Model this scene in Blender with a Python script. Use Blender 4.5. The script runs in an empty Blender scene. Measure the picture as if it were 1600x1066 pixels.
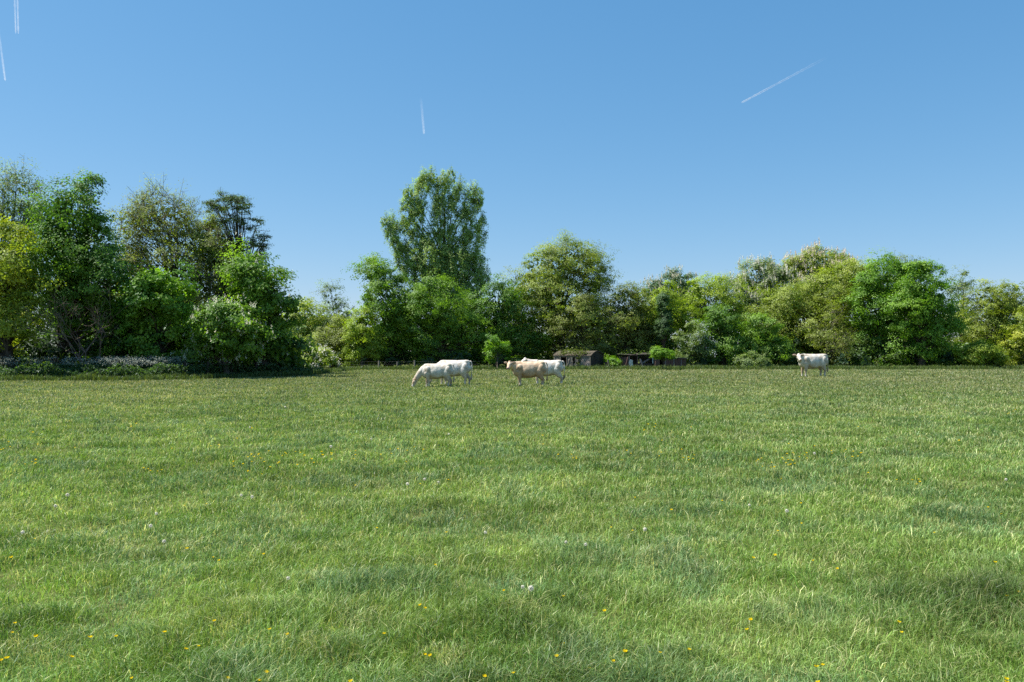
import bpy, math, random
import numpy as np
from mathutils import Vector, Matrix, Euler

random.seed(7)
RNG = np.random.default_rng(11)
scene = bpy.context.scene
col = scene.collection
R = math.radians

# ----------------------------------------------------------------- camera frame (photo measured at 1600 x 1066)
EYE, FPX, HOR = 1.6, 1250.0, 550.0


def ground_at(px, py):
    y = EYE * FPX / (py - HOR)
    return (px - 800.0) / FPX * y, y


def at(px, py, d):
    return np.array([(px - 800.0) / FPX * d, d, EYE + (HOR - py) / FPX * d])


cam_d = bpy.data.cameras.new("camera")
cam = bpy.data.objects.new("camera", cam_d)
col.objects.link(cam)
cam_d.sensor_width = 36.0
cam_d.lens = FPX / 1600.0 * 36.0
cam_d.clip_end = 120000.0
cam_d.clip_start = 0.1
cam.location = (0, 0, EYE)
cam.rotation_euler = (R(90) + math.atan((HOR - 533.0) / FPX), 0, 0)
scene.camera = cam

# ----------------------------------------------------------------- light
SUN_EL, SUN_AZ = R(57), R(-84)          # azimuth measured from +Y towards +X
sd = Vector((math.sin(SUN_AZ) * math.cos(SUN_EL), math.cos(SUN_AZ) * math.cos(SUN_EL), math.sin(SUN_EL)))
sun_l = bpy.data.lights.new("sun", 'SUN')
sun_l.energy = 5.0
sun_l.angle = R(0.53)
sun_l.color = (1.0, 0.955, 0.88)
sun = bpy.data.objects.new("sun", sun_l)
col.objects.link(sun)
sun.rotation_euler = sd.to_track_quat('Z', 'Y').to_euler()
sun.location = (-30, 20, 60)

world = bpy.data.worlds.new("World")
scene.world = world
world.use_nodes = True
nt = world.node_tree
nt.nodes.clear()
sky = nt.nodes.new("ShaderNodeTexSky")
sky.sky_type = 'NISHITA'
sky.sun_disc = False
sky.sun_elevation = SUN_EL
sky.sun_rotation = SUN_AZ
sky.altitude = 60
sky.air_density = 1.0
sky.dust_density = 0.05
sky.ozone_density = 1.6
bg = nt.nodes.new("ShaderNodeBackground")
bg.inputs[1].default_value = 0.062
wo = nt.nodes.new("ShaderNodeOutputWorld")
# white balance and contrast of the camera for the clear sky, channel by channel
sx = nt.nodes.new("ShaderNodeSeparateColor"); cx_ = nt.nodes.new("ShaderNodeCombineColor")
nt.links.new(sky.outputs[0], sx.inputs[0])
for ch, (pre, g_, k_) in enumerate(((.83, .97, .81), (1.04, .62, .722), (1.14, .48, .865))):
    m1 = nt.nodes.new("ShaderNodeMath"); m1.operation = 'MULTIPLY'; m1.inputs[1].default_value = .128 * pre
    m2 = nt.nodes.new("ShaderNodeMath"); m2.operation = 'POWER'; m2.inputs[1].default_value = g_
    m3 = nt.nodes.new("ShaderNodeMath"); m3.operation = 'MULTIPLY'; m3.inputs[1].default_value = k_ / .128
    nt.links.new(sx.outputs[ch], m1.inputs[0]); nt.links.new(m1.outputs[0], m2.inputs[0]); nt.links.new(m2.outputs[0], m3.inputs[0])
    nt.links.new(m3.outputs[0], cx_.inputs[ch])
nt.links.new(cx_.outputs[0], bg.inputs[0])
nt.links.new(bg.outputs[0], wo.inputs[0])

vs = scene.view_settings
scene.display_settings.display_device = 'sRGB'
vs.view_transform = 'Standard'
vs.look = 'None'
vs.exposure = 1.05
vs.gamma = 1.0
vs.use_curve_mapping = False
cy = scene.cycles
cy.max_bounces = 8
cy.diffuse_bounces = 4
cy.glossy_bounces = 2
cy.transmission_bounces = 4
cy.transparent_max_bounces = 16
cy.use_denoising = False


# ----------------------------------------------------------------- noise
def _hash(ix, iy, seed):
    h = (ix.astype(np.int64) * 374761393 + iy.astype(np.int64) * 668265263 + seed * 1274126177) & 0x7fffffff
    h = ((h ^ (h >> 13)) * 1103515245) & 0x7fffffff
    return ((h ^ (h >> 16)) & 0xffff) / 65535.0


def vnoise(x, y, seed=0):
    x = np.asarray(x, float); y = np.asarray(y, float)
    ix = np.floor(x); iy = np.floor(y)
    fx = x - ix; fy = y - iy
    fx = fx * fx * (3 - 2 * fx); fy = fy * fy * (3 - 2 * fy)
    a = _hash(ix, iy, seed); b = _hash(ix + 1, iy, seed)
    c = _hash(ix, iy + 1, seed); d = _hash(ix + 1, iy + 1, seed)
    return (a * (1 - fx) + b * fx) * (1 - fy) + (c * (1 - fx) + d * fx) * fy


def fbm(x, y, seed=0, o=3):
    v = 0; w = 0.5; tot = 0
    for k in range(o):
        v = v + w * vnoise(x * 2 ** k, y * 2 ** k, seed + k * 17); tot += w; w *= 0.5
    return v / tot


def gz(x, y):
    """height of the field"""
    x = np.asarray(x, float); y = np.asarray(y, float)
    f = np.clip((90 - y) / 40, 0, 1)
    return f * (0.07 * (fbm(x / 3.1, y / 3.1, 5, 2) - 0.5) + 0.05 * (vnoise(x / 0.7, y / 0.7, 9) - 0.5) * np.clip((30 - y) / 20, 0, 1))


# ----------------------------------------------------------------- materials
def new_mat(name):
    m = bpy.data.materials.new(name)
    m.use_nodes = True
    n = m.node_tree.nodes; n.clear()
    return m, n, m.node_tree.links


def leafy(name, trans=0.35, gloss=0.05, rough=0.45, hue=(1.02, 1.15, 0.40)):
    """vertex 'tint' is the leaf's own albedo; light passing through is yellower"""
    m, n, l = new_mat(name)
    a = n.new("ShaderNodeAttribute"); a.attribute_name = "tint"
    tc = n.new("ShaderNodeTexCoord")
    nz = n.new("ShaderNodeTexNoise"); nz.inputs["Scale"].default_value = 2.5; nz.inputs["Detail"].default_value = 3
    l.new(tc.outputs["Object"], nz.inputs["Vector"])
    mr = n.new("ShaderNodeMapRange"); mr.inputs[3].default_value = 0.72; mr.inputs[4].default_value = 1.28
    l.new(nz.outputs[0], mr.inputs[0])
    mul = n.new("ShaderNodeVectorMath"); mul.operation = 'SCALE'
    l.new(a.outputs["Color"], mul.inputs[0]); l.new(mr.outputs[0], mul.inputs["Scale"])
    d = n.new("ShaderNodeBsdfDiffuse"); l.new(mul.outputs[0], d.inputs[0])
    tm = n.new("ShaderNodeVectorMath"); tm.operation = 'MULTIPLY'; tm.inputs[1].default_value = hue
    l.new(mul.outputs[0], tm.inputs[0])
    t = n.new("ShaderNodeBsdfTranslucent"); l.new(tm.outputs[0], t.inputs[0])
    mx = n.new("ShaderNodeMixShader"); mx.inputs[0].default_value = trans
    l.new(d.outputs[0], mx.inputs[1]); l.new(t.outputs[0], mx.inputs[2])
    g = n.new("ShaderNodeBsdfGlossy"); g.inputs["Roughness"].default_value = rough
    g.inputs[0].default_value = (0.9, 0.95, 1, 1)
    m2 = n.new("ShaderNodeMixShader"); m2.inputs[0].default_value = gloss
    l.new(mx.outputs[0], m2.inputs[1]); l.new(g.outputs[0], m2.inputs[2])
    o = n.new("ShaderNodeOutputMaterial"); l.new(m2.outputs[0], o.inputs[0])
    return m


def rough_mat(name, c1, c2, scale=6.0, rough=0.9, stretch=(1, 1, 1), bump=0.3, spec=0.2):
    m, n, l = new_mat(name)
    tc = n.new("ShaderNodeTexCoord")
    mp = n.new("ShaderNodeMapping"); mp.inputs["Scale"].default_value = stretch
    l.new(tc.outputs["Object"], mp.inputs[0])
    nz = n.new("ShaderNodeTexNoise"); nz.inputs["Scale"].default_value = scale; nz.inputs["Detail"].default_value = 5
    nz.inputs["Roughness"].default_value = 0.65
    l.new(mp.outputs[0], nz.inputs["Vector"])
    cr = n.new("ShaderNodeValToRGB")
    cr.color_ramp.elements[0].position = 0.33; cr.color_ramp.elements[0].color = (*c1, 1)
    cr.color_ramp.elements[1].position = 0.68; cr.color_ramp.elements[1].color = (*c2, 1)
    l.new(nz.outputs[0], cr.inputs[0])
    p = n.new("ShaderNodeBsdfPrincipled"); p.inputs["Roughness"].default_value = rough
    p.inputs["Specular IOR Level"].default_value = spec
    l.new(cr.outputs[0], p.inputs["Base Color"])
    if bump:
        b = n.new("ShaderNodeBump"); b.inputs["Strength"].default_value = bump; b.inputs["Distance"].default_value = 0.02
        l.new(nz.outputs[0], b.inputs["Height"]); l.new(b.outputs[0], p.inputs["Normal"])
    o = n.new("ShaderNodeOutputMaterial"); l.new(p.outputs[0], o.inputs[0])
    return m


M_LEAF = leafy("leaf", 0.5, 0.022, 0.5)
M_GRASS = leafy("grass_blade", 0.38, 0.028, 0.5, (1.15, 1.1, 0.6))
M_BLOSSOM = leafy("blossom", 0.5, 0.0, 0.6, (1, 1, 0.95))
M_BARK = rough_mat("bark", (0.035, 0.028, 0.02), (0.11, 0.09, 0.07), 7, 0.95, (1, 1, 0.25), 0.6)
M_TWIG = rough_mat("grey_twig", (0.12, 0.10, 0.08), (0.26, 0.22, 0.18), 5, 0.95, (1, 1, 1), 0)
M_PINKTWIG = rough_mat("dead_twig", (0.12, 0.085, 0.07), (0.24, 0.18, 0.15), 5, 0.95, (1, 1, 1), 0)
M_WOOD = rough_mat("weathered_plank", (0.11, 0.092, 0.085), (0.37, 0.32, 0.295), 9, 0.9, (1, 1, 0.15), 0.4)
M_DARKWOOD = rough_mat("dark_plank", (0.025, 0.021, 0.019), (0.085, 0.068, 0.06), 9, 0.9, (1, 1, 0.15), 0.4)  # dark boards; also carries the painted shade of the arched shed's end wall
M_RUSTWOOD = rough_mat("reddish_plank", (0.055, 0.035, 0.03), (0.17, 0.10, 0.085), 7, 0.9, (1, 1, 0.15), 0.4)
M_ROOF = rough_mat("felt_roof", (0.03, 0.026, 0.018), (0.12, 0.10, 0.075), 5, 0.95, (1, 1, 1), 0.4)
M_POST = rough_mat("grey_post", (0.10, 0.09, 0.075), (0.25, 0.23, 0.20), 8, 0.9, (1, 1, 0.2), 0.3)
M_PALE = rough_mat("pale_sheet", (0.42, 0.45, 0.47), (0.68, 0.70, 0.70), 5, 0.6, (1, 1, 1), 0.1)
M_WIRE = rough_mat("fence_wire", (0.18, 0.18, 0.18), (0.3, 0.29, 0.27), 5, 0.5, (1, 1, 1), 0)

# field sheet
M_FIELD, n, l = new_mat("field_turf")
tc = n.new("ShaderNodeTexCoord")


def _nz(scale, det=4, rough=0.6):
    z = n.new("ShaderNodeTexNoise"); z.inputs["Scale"].default_value = scale; z.inputs["Detail"].default_value = det
    z.inputs["Roughness"].default_value = rough
    l.new(tc.outputs["Object"], z.inputs["Vector"]); return z


def _ramp(src, p0, c0, p1, c1):
    r = n.new("ShaderNodeValToRGB"); e = r.color_ramp.elements
    e[0].position = p0; e[0].color = (*c0, 1); e[1].position = p1; e[1].color = (*c1, 1)
    l.new(src.outputs[0], r.inputs[0]); return r


za = _nz(0.22, 5); zb = _nz(1.7, 6, 0.7); zc = _nz(14, 4, 0.7)
ra = _ramp(za, 0.35, (0.07, 0.105, 0.024), 0.68, (0.115, 0.13, 0.045))
rb = _ramp(zb, 0.38, (0.06, 0.10, 0.022), 0.66, (0.15, 0.14, 0.065))
rc = _ramp(zc, 0.35, (0.55, 0.55, 0.55), 0.7, (1.35, 1.35, 1.3))
m1 = n.new("ShaderNodeMix"); m1.data_type = 'RGBA'; m1.inputs[0].default_value = 0.45
l.new(ra.outputs[0], m1.inputs[6]); l.new(rb.outputs[0], m1.inputs[7])
m2 = n.new("ShaderNodeMix"); m2.data_type = 'RGBA'; m2.blend_type = 'MULTIPLY'; m2.inputs[0].default_value = 1
l.new(m1.outputs[2], m2.inputs[6]); l.new(rc.outputs[0], m2.inputs[7])
p = n.new("ShaderNodeBsdfDiffuse"); l.new(m2.outputs[2], p.inputs[0])
b = n.new("ShaderNodeBump"); b.inputs["Strength"].default_value = 0.7; b.inputs["Distance"].default_value = 0.05
l.new(zc.outputs[0], b.inputs["Height"]); l.new(b.outputs[0], p.inputs["Normal"])
o = n.new("ShaderNodeOutputMaterial"); l.new(p.outputs[0], o.inputs[0])


# ----------------------------------------------------------------- object helpers
def tag(o, label=None, cat=None, group=None, kind=None):
    if label: o["label"] = label
    if cat: o["category"] = cat
    if group: o["group"] = group
    if kind: o["kind"] = kind
    return o


def empty(name, loc, rz=0.0):
    o = bpy.data.objects.new(name, None)
    col.objects.link(o)
    o.location = loc; o.rotation_euler = (0, 0, rz)
    o.empty_display_size = 0.3
    return o


def mesh_obj(name, V, F, mat, parent=None, tint=None, smooth=False, local=None):
    """V (n,3); F list of (m,k) int arrays; local = world origin to subtract"""
    V = np.asarray(V, np.float32)
    if local is not None:
        V = V - np.asarray(local, np.float32)
    me = bpy.data.meshes.new(name)
    if not isinstance(F, (list, tuple)): F = [F]
    F = [np.asarray(f, np.int32) for f in F if len(f)]
    nl = sum(f.size for f in F); nf = sum(len(f) for f in F)
    me.vertices.add(len(V)); me.vertices.foreach_set("co", V.ravel())
    me.loops.add(nl); me.loops.foreach_set("vertex_index", np.concatenate([f.ravel() for f in F]))
    me.polygons.add(nf)
    tot = np.concatenate([np.full(len(f), f.shape[1], np.int32) for f in F])
    st = np.concatenate([[0], np.cumsum(tot)[:-1]]).astype(np.int32)
    me.polygons.foreach_set("loop_start", st)
    me.polygons.foreach_set("use_smooth", np.full(nf, smooth))
    me.update(calc_edges=True)
    if tint is not None:
        at_ = me.attributes.new("tint", 'FLOAT_COLOR', 'POINT')
        c = np.ones((len(V), 4), np.float32); c[:, :3] = tint
        at_.data.foreach_set("color", c.ravel())
    me.materials.append(mat)
    ob = bpy.data.objects.new(name, me)
    col.objects.link(ob)
    if parent is not None: ob.parent = parent
    return ob


class MB:
    """collects boxes, tubes and lofts into one mesh"""
    def __init__(s): s.V = []; s.Q = []; s.T = []; s.n = 0
    def add(s, V, Q=(), T=()):
        V = np.asarray(V, float)
        if len(Q): s.Q.append(np.asarray(Q, int) + s.n)
        if len(T): s.T.append(np.asarray(T, int) + s.n)
        s.V.append(V); s.n += len(V)
    def box(s, c, size, rot=None):
        sx, sy, sz = [v / 2 for v in size]
        P = np.array([[x, y, z] for x in (-sx, sx) for y in (-sy, sy) for z in (-sz, sz)])
        if rot is not None: P = P @ np.array(Euler(rot).to_matrix()).T
        s.add(P + np.asarray(c, float), [[0, 1, 3, 2], [4, 6, 7, 5], [0, 4, 5, 1], [2, 3, 7, 6], [0, 2, 6, 4], [1, 5, 7, 3]])
    def loft(s, P, A, B=None, k=12, up=(0, 0, 1)):
        """tube through P with half-widths A (side) and B (in the up-plane)"""
        P = np.asarray(P, float); m = len(P)
        A = np.broadcast_to(A, (m,)); B = A if B is None else np.broadcast_to(B, (m,))
        T = np.gradient(P, axis=0); T /= np.linalg.norm(T, axis=1)[:, None]
        up = np.asarray(up, float); V = []
        th = np.linspace(0, 2 * np.pi, k, endpoint=False)
        for i in range(m):
            side = np.cross(up, T[i])
            if np.linalg.norm(side) < 1e-3: side = np.cross((0, 1, 0.01), T[i])
            side /= np.linalg.norm(side); u2 = np.cross(T[i], side)
            V.append(P[i] + np.outer(np.cos(th), side) * A[i] + np.outer(np.sin(th), u2) * B[i])
        V = np.concatenate(V); Q = []
        for i in range(m - 1):
            for j in range(k):
                Q.append([i * k + j, i * k + (j + 1) % k, (i + 1) * k + (j + 1) % k, (i + 1) * k + j])
        V = np.concatenate([V, P[:1], P[-1:]]); a = m * k; Tt = []
        for j in range(k):
            Tt.append([a, (j + 1) % k, j]); Tt.append([a + 1, (m - 1) * k + j, (m - 1) * k + (j + 1) % k])
        s.add(V, Q, Tt)
    def ball(s, c, r, rot=None, nu=12, nv=8):
        r = np.broadcast_to(r, (3,)); V = []; Q = []
        for i in range(nv + 1):
            ph = math.pi * i / nv
            for j in range(nu):
                th = 2 * math.pi * j / nu
                V.append([math.sin(ph) * math.cos(th), math.sin(ph) * math.sin(th), math.cos(ph)])
        for i in range(nv):
            for j in range(nu):
                Q.append([i * nu + j, (i + 1) * nu + j, (i + 1) * nu + (j + 1) % nu, i * nu + (j + 1) % nu])
        V = np.array(V) * r
        if rot is not None: V = V @ np.array(Euler(rot).to_matrix()).T
        s.add(V + np.asarray(c, float), Q)
    def build(s, name, mat, parent=None, smooth=False, tint=None):
        return mesh_obj(name, np.concatenate(s.V), [np.concatenate(x) for x in (s.Q, s.T) if x], mat, parent, tint, smooth)


def prisms(P0, P1, R0, R1, k=4):
    """many tapered tubes at once"""
    P0 = np.asarray(P0, float); P1 = np.asarray(P1, float); N = len(P0)
    R0 = np.broadcast_to(R0, (N,)); R1 = np.broadcast_to(R1, (N,))
    T = P1 - P0; T /= np.maximum(np.linalg.norm(T, axis=1), 1e-6)[:, None]
    ref = np.where(np.abs(T[:, 2:3]) > 0.9, np.array([[1., 0, 0]]), np.array([[0, 0, 1.]]))
    S = np.cross(T, ref); S /= np.linalg.norm(S, axis=1)[:, None]; U = np.cross(T, S)
    th = np.linspace(0, 2 * np.pi, k, endpoint=False)
    ring = np.cos(th)[None, :, None] * S[:, None] + np.sin(th)[None, :, None] * U[:, None]
    V = np.concatenate([P0[:, None] + ring * R0[:, None, None], P1[:, None] + ring * R1[:, None, None]], 1).reshape(-1, 3)
    j = np.arange(k); q = np.stack([j, (j + 1) % k, k + (j + 1) % k, k + j], 1)
    Q = (np.arange(N)[:, None, None] * 2 * k + q[None]).reshape(-1, 4)
    return V, Q


def unit(v): return v / np.maximum(np.linalg.norm(v, axis=-1, keepdims=True), 1e-9)


def leaf_quads(P, N, size, rng, aspect=0.62):
    """folded rhombic leaves at P facing N"""
    n_ = len(P); N = unit(N)
    t = unit(np.cross(N, unit(rng.normal(size=(n_, 3))))); bq = np.cross(N, t)
    s = np.broadcast_to(size, (n_,))[:, None]
    V = np.stack([P - t * s * .5, P + bq * s * aspect * .5 + N * s * .1, P + t * s * .5, P - bq * s * aspect * .5 + N * s * .1], 1).reshape(-1, 3)
    Q = np.arange(n_ * 4).reshape(-1, 4)
    return V, Q


# ----------------------------------------------------------------- trees
PAL = {
    'dark':   [(0.036, 0.076, 0.010), (0.056, 0.106, 0.012), (0.085, 0.145, 0.016)],
    'mid':    [(0.048, 0.095, 0.011), (0.075, 0.130, 0.014), (0.105, 0.165, 0.018)],
    'bright': [(0.048, 0.102, 0.009), (0.074, 0.138, 0.012), (0.105, 0.172, 0.016)],
    'lime':   [(0.092, 0.130, 0.012), (0.130, 0.168, 0.016), (0.170, 0.205, 0.022)],
    'yellow': [(0.090, 0.118, 0.012), (0.140, 0.165, 0.016), (0.20, 0.21, 0.022)],
    'olive':  [(0.082, 0.110, 0.016), (0.118, 0.145, 0.020), (0.160, 0.185, 0.028)],
    'brown':  [(0.084, 0.098, 0.024), (0.116, 0.134, 0.028), (0.145, 0.172, 0.034)],
    'greygreen': [(0.068, 0.098, 0.030), (0.098, 0.130, 0.042), (0.125, 0.155, 0.058)],
    'poplar': [(0.095, 0.136, 0.034), (0.140, 0.188, 0.050), (0.185, 0.235, 0.070)],
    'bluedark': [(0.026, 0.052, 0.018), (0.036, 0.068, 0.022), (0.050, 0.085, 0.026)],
    'pine':   [(0.034, 0.055, 0.018), (0.048, 0.072, 0.024), (0.068, 0.090, 0.030)],
}
LEAVES = [0]


def recess(lobes):
    out = []
    for lb in lobes:
        dd = lb[4] if len(lb) > 4 else 0.0
        out.append((*lb[:4], dd + 1.6 * min(max((lb[1] - 495) / 50.0, -.6), 1.0)))
    return out


def crown_points(lobes, D, rng, Rc, dens, sub, lpp, spread, vert, back=0.45, zmin=0.25, dz=0.8, ragged=0.25):
    C, O = [], []
    for lb in lobes:
        px, py, rx, ry = lb[:4]; dd = lb[4] if len(lb) > 4 else 0.0
        c = at(px, py, D + dd); rr = np.array([rx, rx * dz, ry]) / FPX * D
        rr[1] = min(max(rr[1], 0.8), 4.5)
        a, b_, e = rr ** 1.6
        area = 4 * np.pi * ((a * b_ + a * e + b_ * e) / 3) ** (1 / 1.6)
        n_ = max(3, int(dens * area / (np.pi * Rc * Rc)))
        d = unit(rng.normal(size=(n_, 3)))
        u = rng.uniform(0.55, 0.97, n_)[:, None]
        P = c + d * rr * u
        keep = (P[:, 2] > zmin) & ((d[:, 1] < 0.3) | (rng.random(n_) < back))
        C.append(P[keep]); O.append(unit(d / rr)[keep])
    C = np.concatenate(C); O = np.concatenate(O)
    # drop clumps buried inside another lobe
    keep = np.ones(len(C), bool)
    for lb in lobes:
        px, py, rx, ry = lb[:4]; dd = lb[4] if len(lb) > 4 else 0.0
        c = at(px, py, D + dd); rr = np.array([rx, rx * dz, ry]) / FPX * D; rr[1] = min(max(rr[1], .8), 4.5)
        keep &= (np.sum(((C - c) / rr) ** 2, 1) > 0.22) | (rng.random(len(C)) < 0.25)
    C, O = C[keep], O[keep]
    n_ = len(C)
    rc = Rc * rng.uniform(0.5, 1.5, n_)
    S = np.repeat(np.arange(n_), sub)
    d = unit(rng.normal(size=(n_ * sub, 3)) + 0.55 * O[S] + np.array([0, 0, 0.25]))
    rad = rc[S] * rng.uniform(0.45, 1.0 + ragged, n_ * sub)
    SP = C[S] + d * rad[:, None] * np.array([1, 1, vert])
    ok = SP[:, 2] > 0.12
    SP, S, d = SP[ok], S[ok], d[ok]
    L = np.repeat(np.arange(len(SP)), lpp)
    off = rng.normal(size=(len(L), 3)) * np.array([1, 1, 0.75 * vert]) * (spread * rc[S][L])[:, None]
    LP = SP[L] + off
    LN = d[L] * 0.85 + O[S][L] * 0.35 + rng.normal(size=(len(L), 3)) * 0.27 + np.array([0, 0, 0.3])
    return C, O, rc, SP, S, LP, LN, L


def tints(pal, S, L, LP, rng, var=0.13):
    pal = np.array(pal) * 2.35; nC = int(S.max()) + 1
    w = np.clip(rng.normal(0.5, 0.28, nC)[S][L] + rng.normal(0, 0.16, len(S))[L] + rng.normal(0, 0.12, len(L)), 0, 1)
    c = np.where(w[:, None] < .5, pal[0] + (pal[1] - pal[0]) * (w * 2)[:, None], pal[1] + (pal[2] - pal[1]) * (w * 2 - 1)[:, None])
    return c * np.clip(rng.normal(1, var, len(L)), 0.5, 1.6)[:, None]


def tree(name, label, cat, D, base, lobes, pal='mid', seed=0, Rc=0.85, dens=0.75, sub=8, lpp=14, leaf=0.21, spread=0.27,
         vert=0.8, trunk=0.22, twigs=0.0, twigmat=None, fill=1.0, blossom=0.0, bsize=0.12, candles=False, group=None,
         bcol=(0.78, 0.76, 0.68), ragged=0.25, top=None, dz=0.8, leaflets=1.0, twr=0.016):
    rng = np.random.default_rng(seed + 1000)
    leaf *= .74
    if len(lobes) > 3: lobes = recess(lobes)
    if fill > .45: lpp = int(lpp * 3.1); dens = dens * 1.5
    else: lpp = int(lpp * 2.3); dens = dens * 1.25
    bx = (base - 800) / FPX * D
    org = np.array([bx, D, float(gz(bx, D)) - 0.05])
    root = empty(name, org)
    tag(root, label, cat, group)
    C, O, rc, SP, S, LP, LN, L = crown_points(lobes, D, rng, Rc, dens, sub, lpp, spread, vert, ragged=ragged, dz=dz)
    tn = tints(PAL[pal], S, L, LP, rng)
    sz = leaf * rng.uniform(0.65, 1.35, len(LP))
    if fill > 0:        # leaves deep inside the crown
        for lb in lobes:
            px, py, rx, ry = lb[:4]; dd = lb[4] if len(lb) > 4 else 0.0
            c = at(px, py, D + dd); rr = np.array([rx, rx * dz, ry]) / FPX * D; rr[1] = min(max(rr[1], .8), 4.5)
            n_ = int(fill * 26 * rr[0] * rr[2]) if lb[2] > 19 else 0
            d = unit(rng.normal(size=(n_, 3))) * rng.uniform(0, 0.5, n_)[:, None] ** 0.5
            P = c + d * rr
            P = P[P[:, 2] > 0.2]
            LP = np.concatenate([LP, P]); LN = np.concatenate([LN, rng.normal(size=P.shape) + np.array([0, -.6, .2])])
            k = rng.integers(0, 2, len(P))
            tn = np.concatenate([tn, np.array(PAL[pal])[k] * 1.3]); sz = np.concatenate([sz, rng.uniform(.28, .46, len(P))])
    ok = LP[:, 2] > 0.05
    LP, LN, tn, sz = LP[ok], LN[ok], tn[ok], sz[ok]
    V, Q = leaf_quads(LP, LN, sz, rng)
    LEAVES[0] += len(LP)
    mesh_obj("crown", V, Q, M_LEAF, root, np.repeat(tn, 4, 0), local=org)
    # trunk and limbs
    tp = C[np.argmax(C[:, 2])]
    zt = tp[2] * 0.82 if top is None else top
    ts = np.linspace(0, 1, 8)
    cx = np.mean(C[:, 0]); cyy = np.mean(C[:, 1])
    path = np.stack([org[0] + (cx - org[0]) * ts + 0.25 * np.sin(ts * 5 + seed) * ts * trunk * 3,
                     org[1] + (cyy - org[1]) * ts + 0.25 * np.cos(ts * 4 + seed) * ts * trunk * 3,
                     org[2] - 0.1 + (zt - org[2] + .1) * ts], 1)
    rad = trunk * (1.0 - 0.85 * ts); rad[0] *= 1.35
    m = MB(); m.loft(path, rad, k=8, up=(0, 1, 0.05))
    pick = np.arange(len(C))
    if len(pick) > 90: pick = rng.choice(pick, 90, replace=False)
    tt = np.clip((C[pick, 2] - org[2]) / max(zt - org[2], .1) * rng.uniform(0.45, 0.8, len(pick)), 0.08, 0.98)
    P0 = np.stack([np.interp(tt, ts, path[:, i]) for i in range(3)], 1)
    r0 = np.interp(tt, ts, rad) * rng.uniform(0.22, 0.5, len(pick))
    P2 = C[pick]
    P1 = P0 * 0.5 + P2 * 0.5 + np.array([0, 0, 1]) * (np.linalg.norm(P2 - P0, axis=1) * 0.1)[:, None] + rng.normal(size=P2.shape) * 0.12
    Va, Qa = prisms(P0, P1, r0, r0 * .62, 5); m.add(Va, Qa)
    Va, Qa = prisms(P1, P2, r0 * .62, r0 * .25, 5); m.add(Va, Qa)
    if twigs > 0:
        k = rng.random(len(SP)) < min(twigs, 1)
        A = C[S][k]; B = SP[k]
        E = A + (B - A) * rng.uniform(1.0, 1.35, len(A))[:, None]
        Va, Qa = prisms(A, E, twr, twr * .4, 3)
        reps = [(Va, Qa)]
        for q in range(int(max(0, twigs * 3 - 1)) if twigs > .5 else 1):      # side shoots
            f = rng.uniform(.3, .9, len(A))[:, None]
            s0 = A + (E - A) * f
            s1 = s0 + unit((E - A) + rng.normal(size=A.shape) * np.linalg.norm(E - A, axis=1)[:, None] * .55 + np.array([0, 0, .25])) * rng.uniform(.3, .8, len(A))[:, None] * Rc
            reps.append(prisms(s0, s1, twr * .6, twr * .3, 3))
        nq = sum(len(q_) for q_ in m.Q)
        for a_, q_ in reps: m.add(a_, q_)
        nt_ = sum(len(q_) for q_ in m.Q) - nq
    m.V = [v - org for v in m.V]
    tr_ = m.build("trunk", M_BARK, root, smooth=True)
    if twigs > 0:
        tr_.data.materials.append(twigmat or M_TWIG)
        mi = np.zeros(len(tr_.data.polygons), np.int32); mi[nq:nq + nt_] = 1
        tr_.data.polygons.foreach_set("material_index", mi)
    if blossom > 0:
        k = rng.random(len(SP)) < blossom
        k &= (np.sum((SP - C[S]) * O[S], 1) > 0) & (SP[:, 1] < D + 1.5)
        B = SP[k] + (SP[k] - C[S][k]) * 0.35 + O[S][k] * .12
        B = np.concatenate([B, B + rng.normal(0, .22, B.shape)])
        if candles:
            nB = len(B); rep = 7
            zz = np.tile(np.linspace(0, 1, rep), nB)
            P = np.repeat(B, rep, 0) + np.stack([rng.normal(0, .03, nB * rep), rng.normal(0, .03, nB * rep), (zz - .2) * bsize * 2.4], 1)
            V, Q = leaf_quads(P, rng.normal(size=P.shape) + np.array([0, -.3, .4]), bsize * (1.15 - .75 * zz), rng, .9)
        else:
            rep = 6
            P = np.repeat(B, rep, 0) + rng.normal(0, spread * Rc * .8, (len(B) * rep, 3))
            V, Q = leaf_quads(P, rng.normal(size=P.shape) + np.array([0, -.2, .8]), bsize * rng.uniform(.6, 1.4, len(P)), rng, .85)
        t_ = np.array(bcol) * rng.uniform(.7, 1.1, (len(Q), 1))
        mesh_obj("blossom", V, Q, M_BLOSSOM, root, np.repeat(t_, 4, 0), local=org)
    return root


def wood_mass(name, lobes_D, pal, seed, kind='stuff', Rc=1.1, lpp=10, leaf=0.3, label=None, cat=None, sub=6, dens=.6):
    rng = np.random.default_rng(seed)
    Vs, Qs, Ts = [], [], []; n0 = 0
    for (lobes, D, p_) in lobes_D:
        C, O, rc, SP, S, LP, LN, L = crown_points(lobes, D, rng, Rc, dens, sub, lpp, .3, .8, back=.2, zmin=0.0)
        if len(LP) == 0: continue
        LP[:, 2] = np.maximum(LP[:, 2], 0.05)
        V, Q = leaf_quads(LP, LN, leaf * rng.uniform(.6, 1.4, len(LP)), rng)
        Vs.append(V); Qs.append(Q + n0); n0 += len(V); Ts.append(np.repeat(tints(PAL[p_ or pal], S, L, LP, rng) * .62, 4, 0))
        LEAVES[0] += len(LP)
    o = mesh_obj(name, np.concatenate(Vs), np.concatenate(Qs), M_LEAF, None, np.concatenate(Ts))
    tag(o, label, cat, None, kind)
    return o


exec_trees = True
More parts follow.
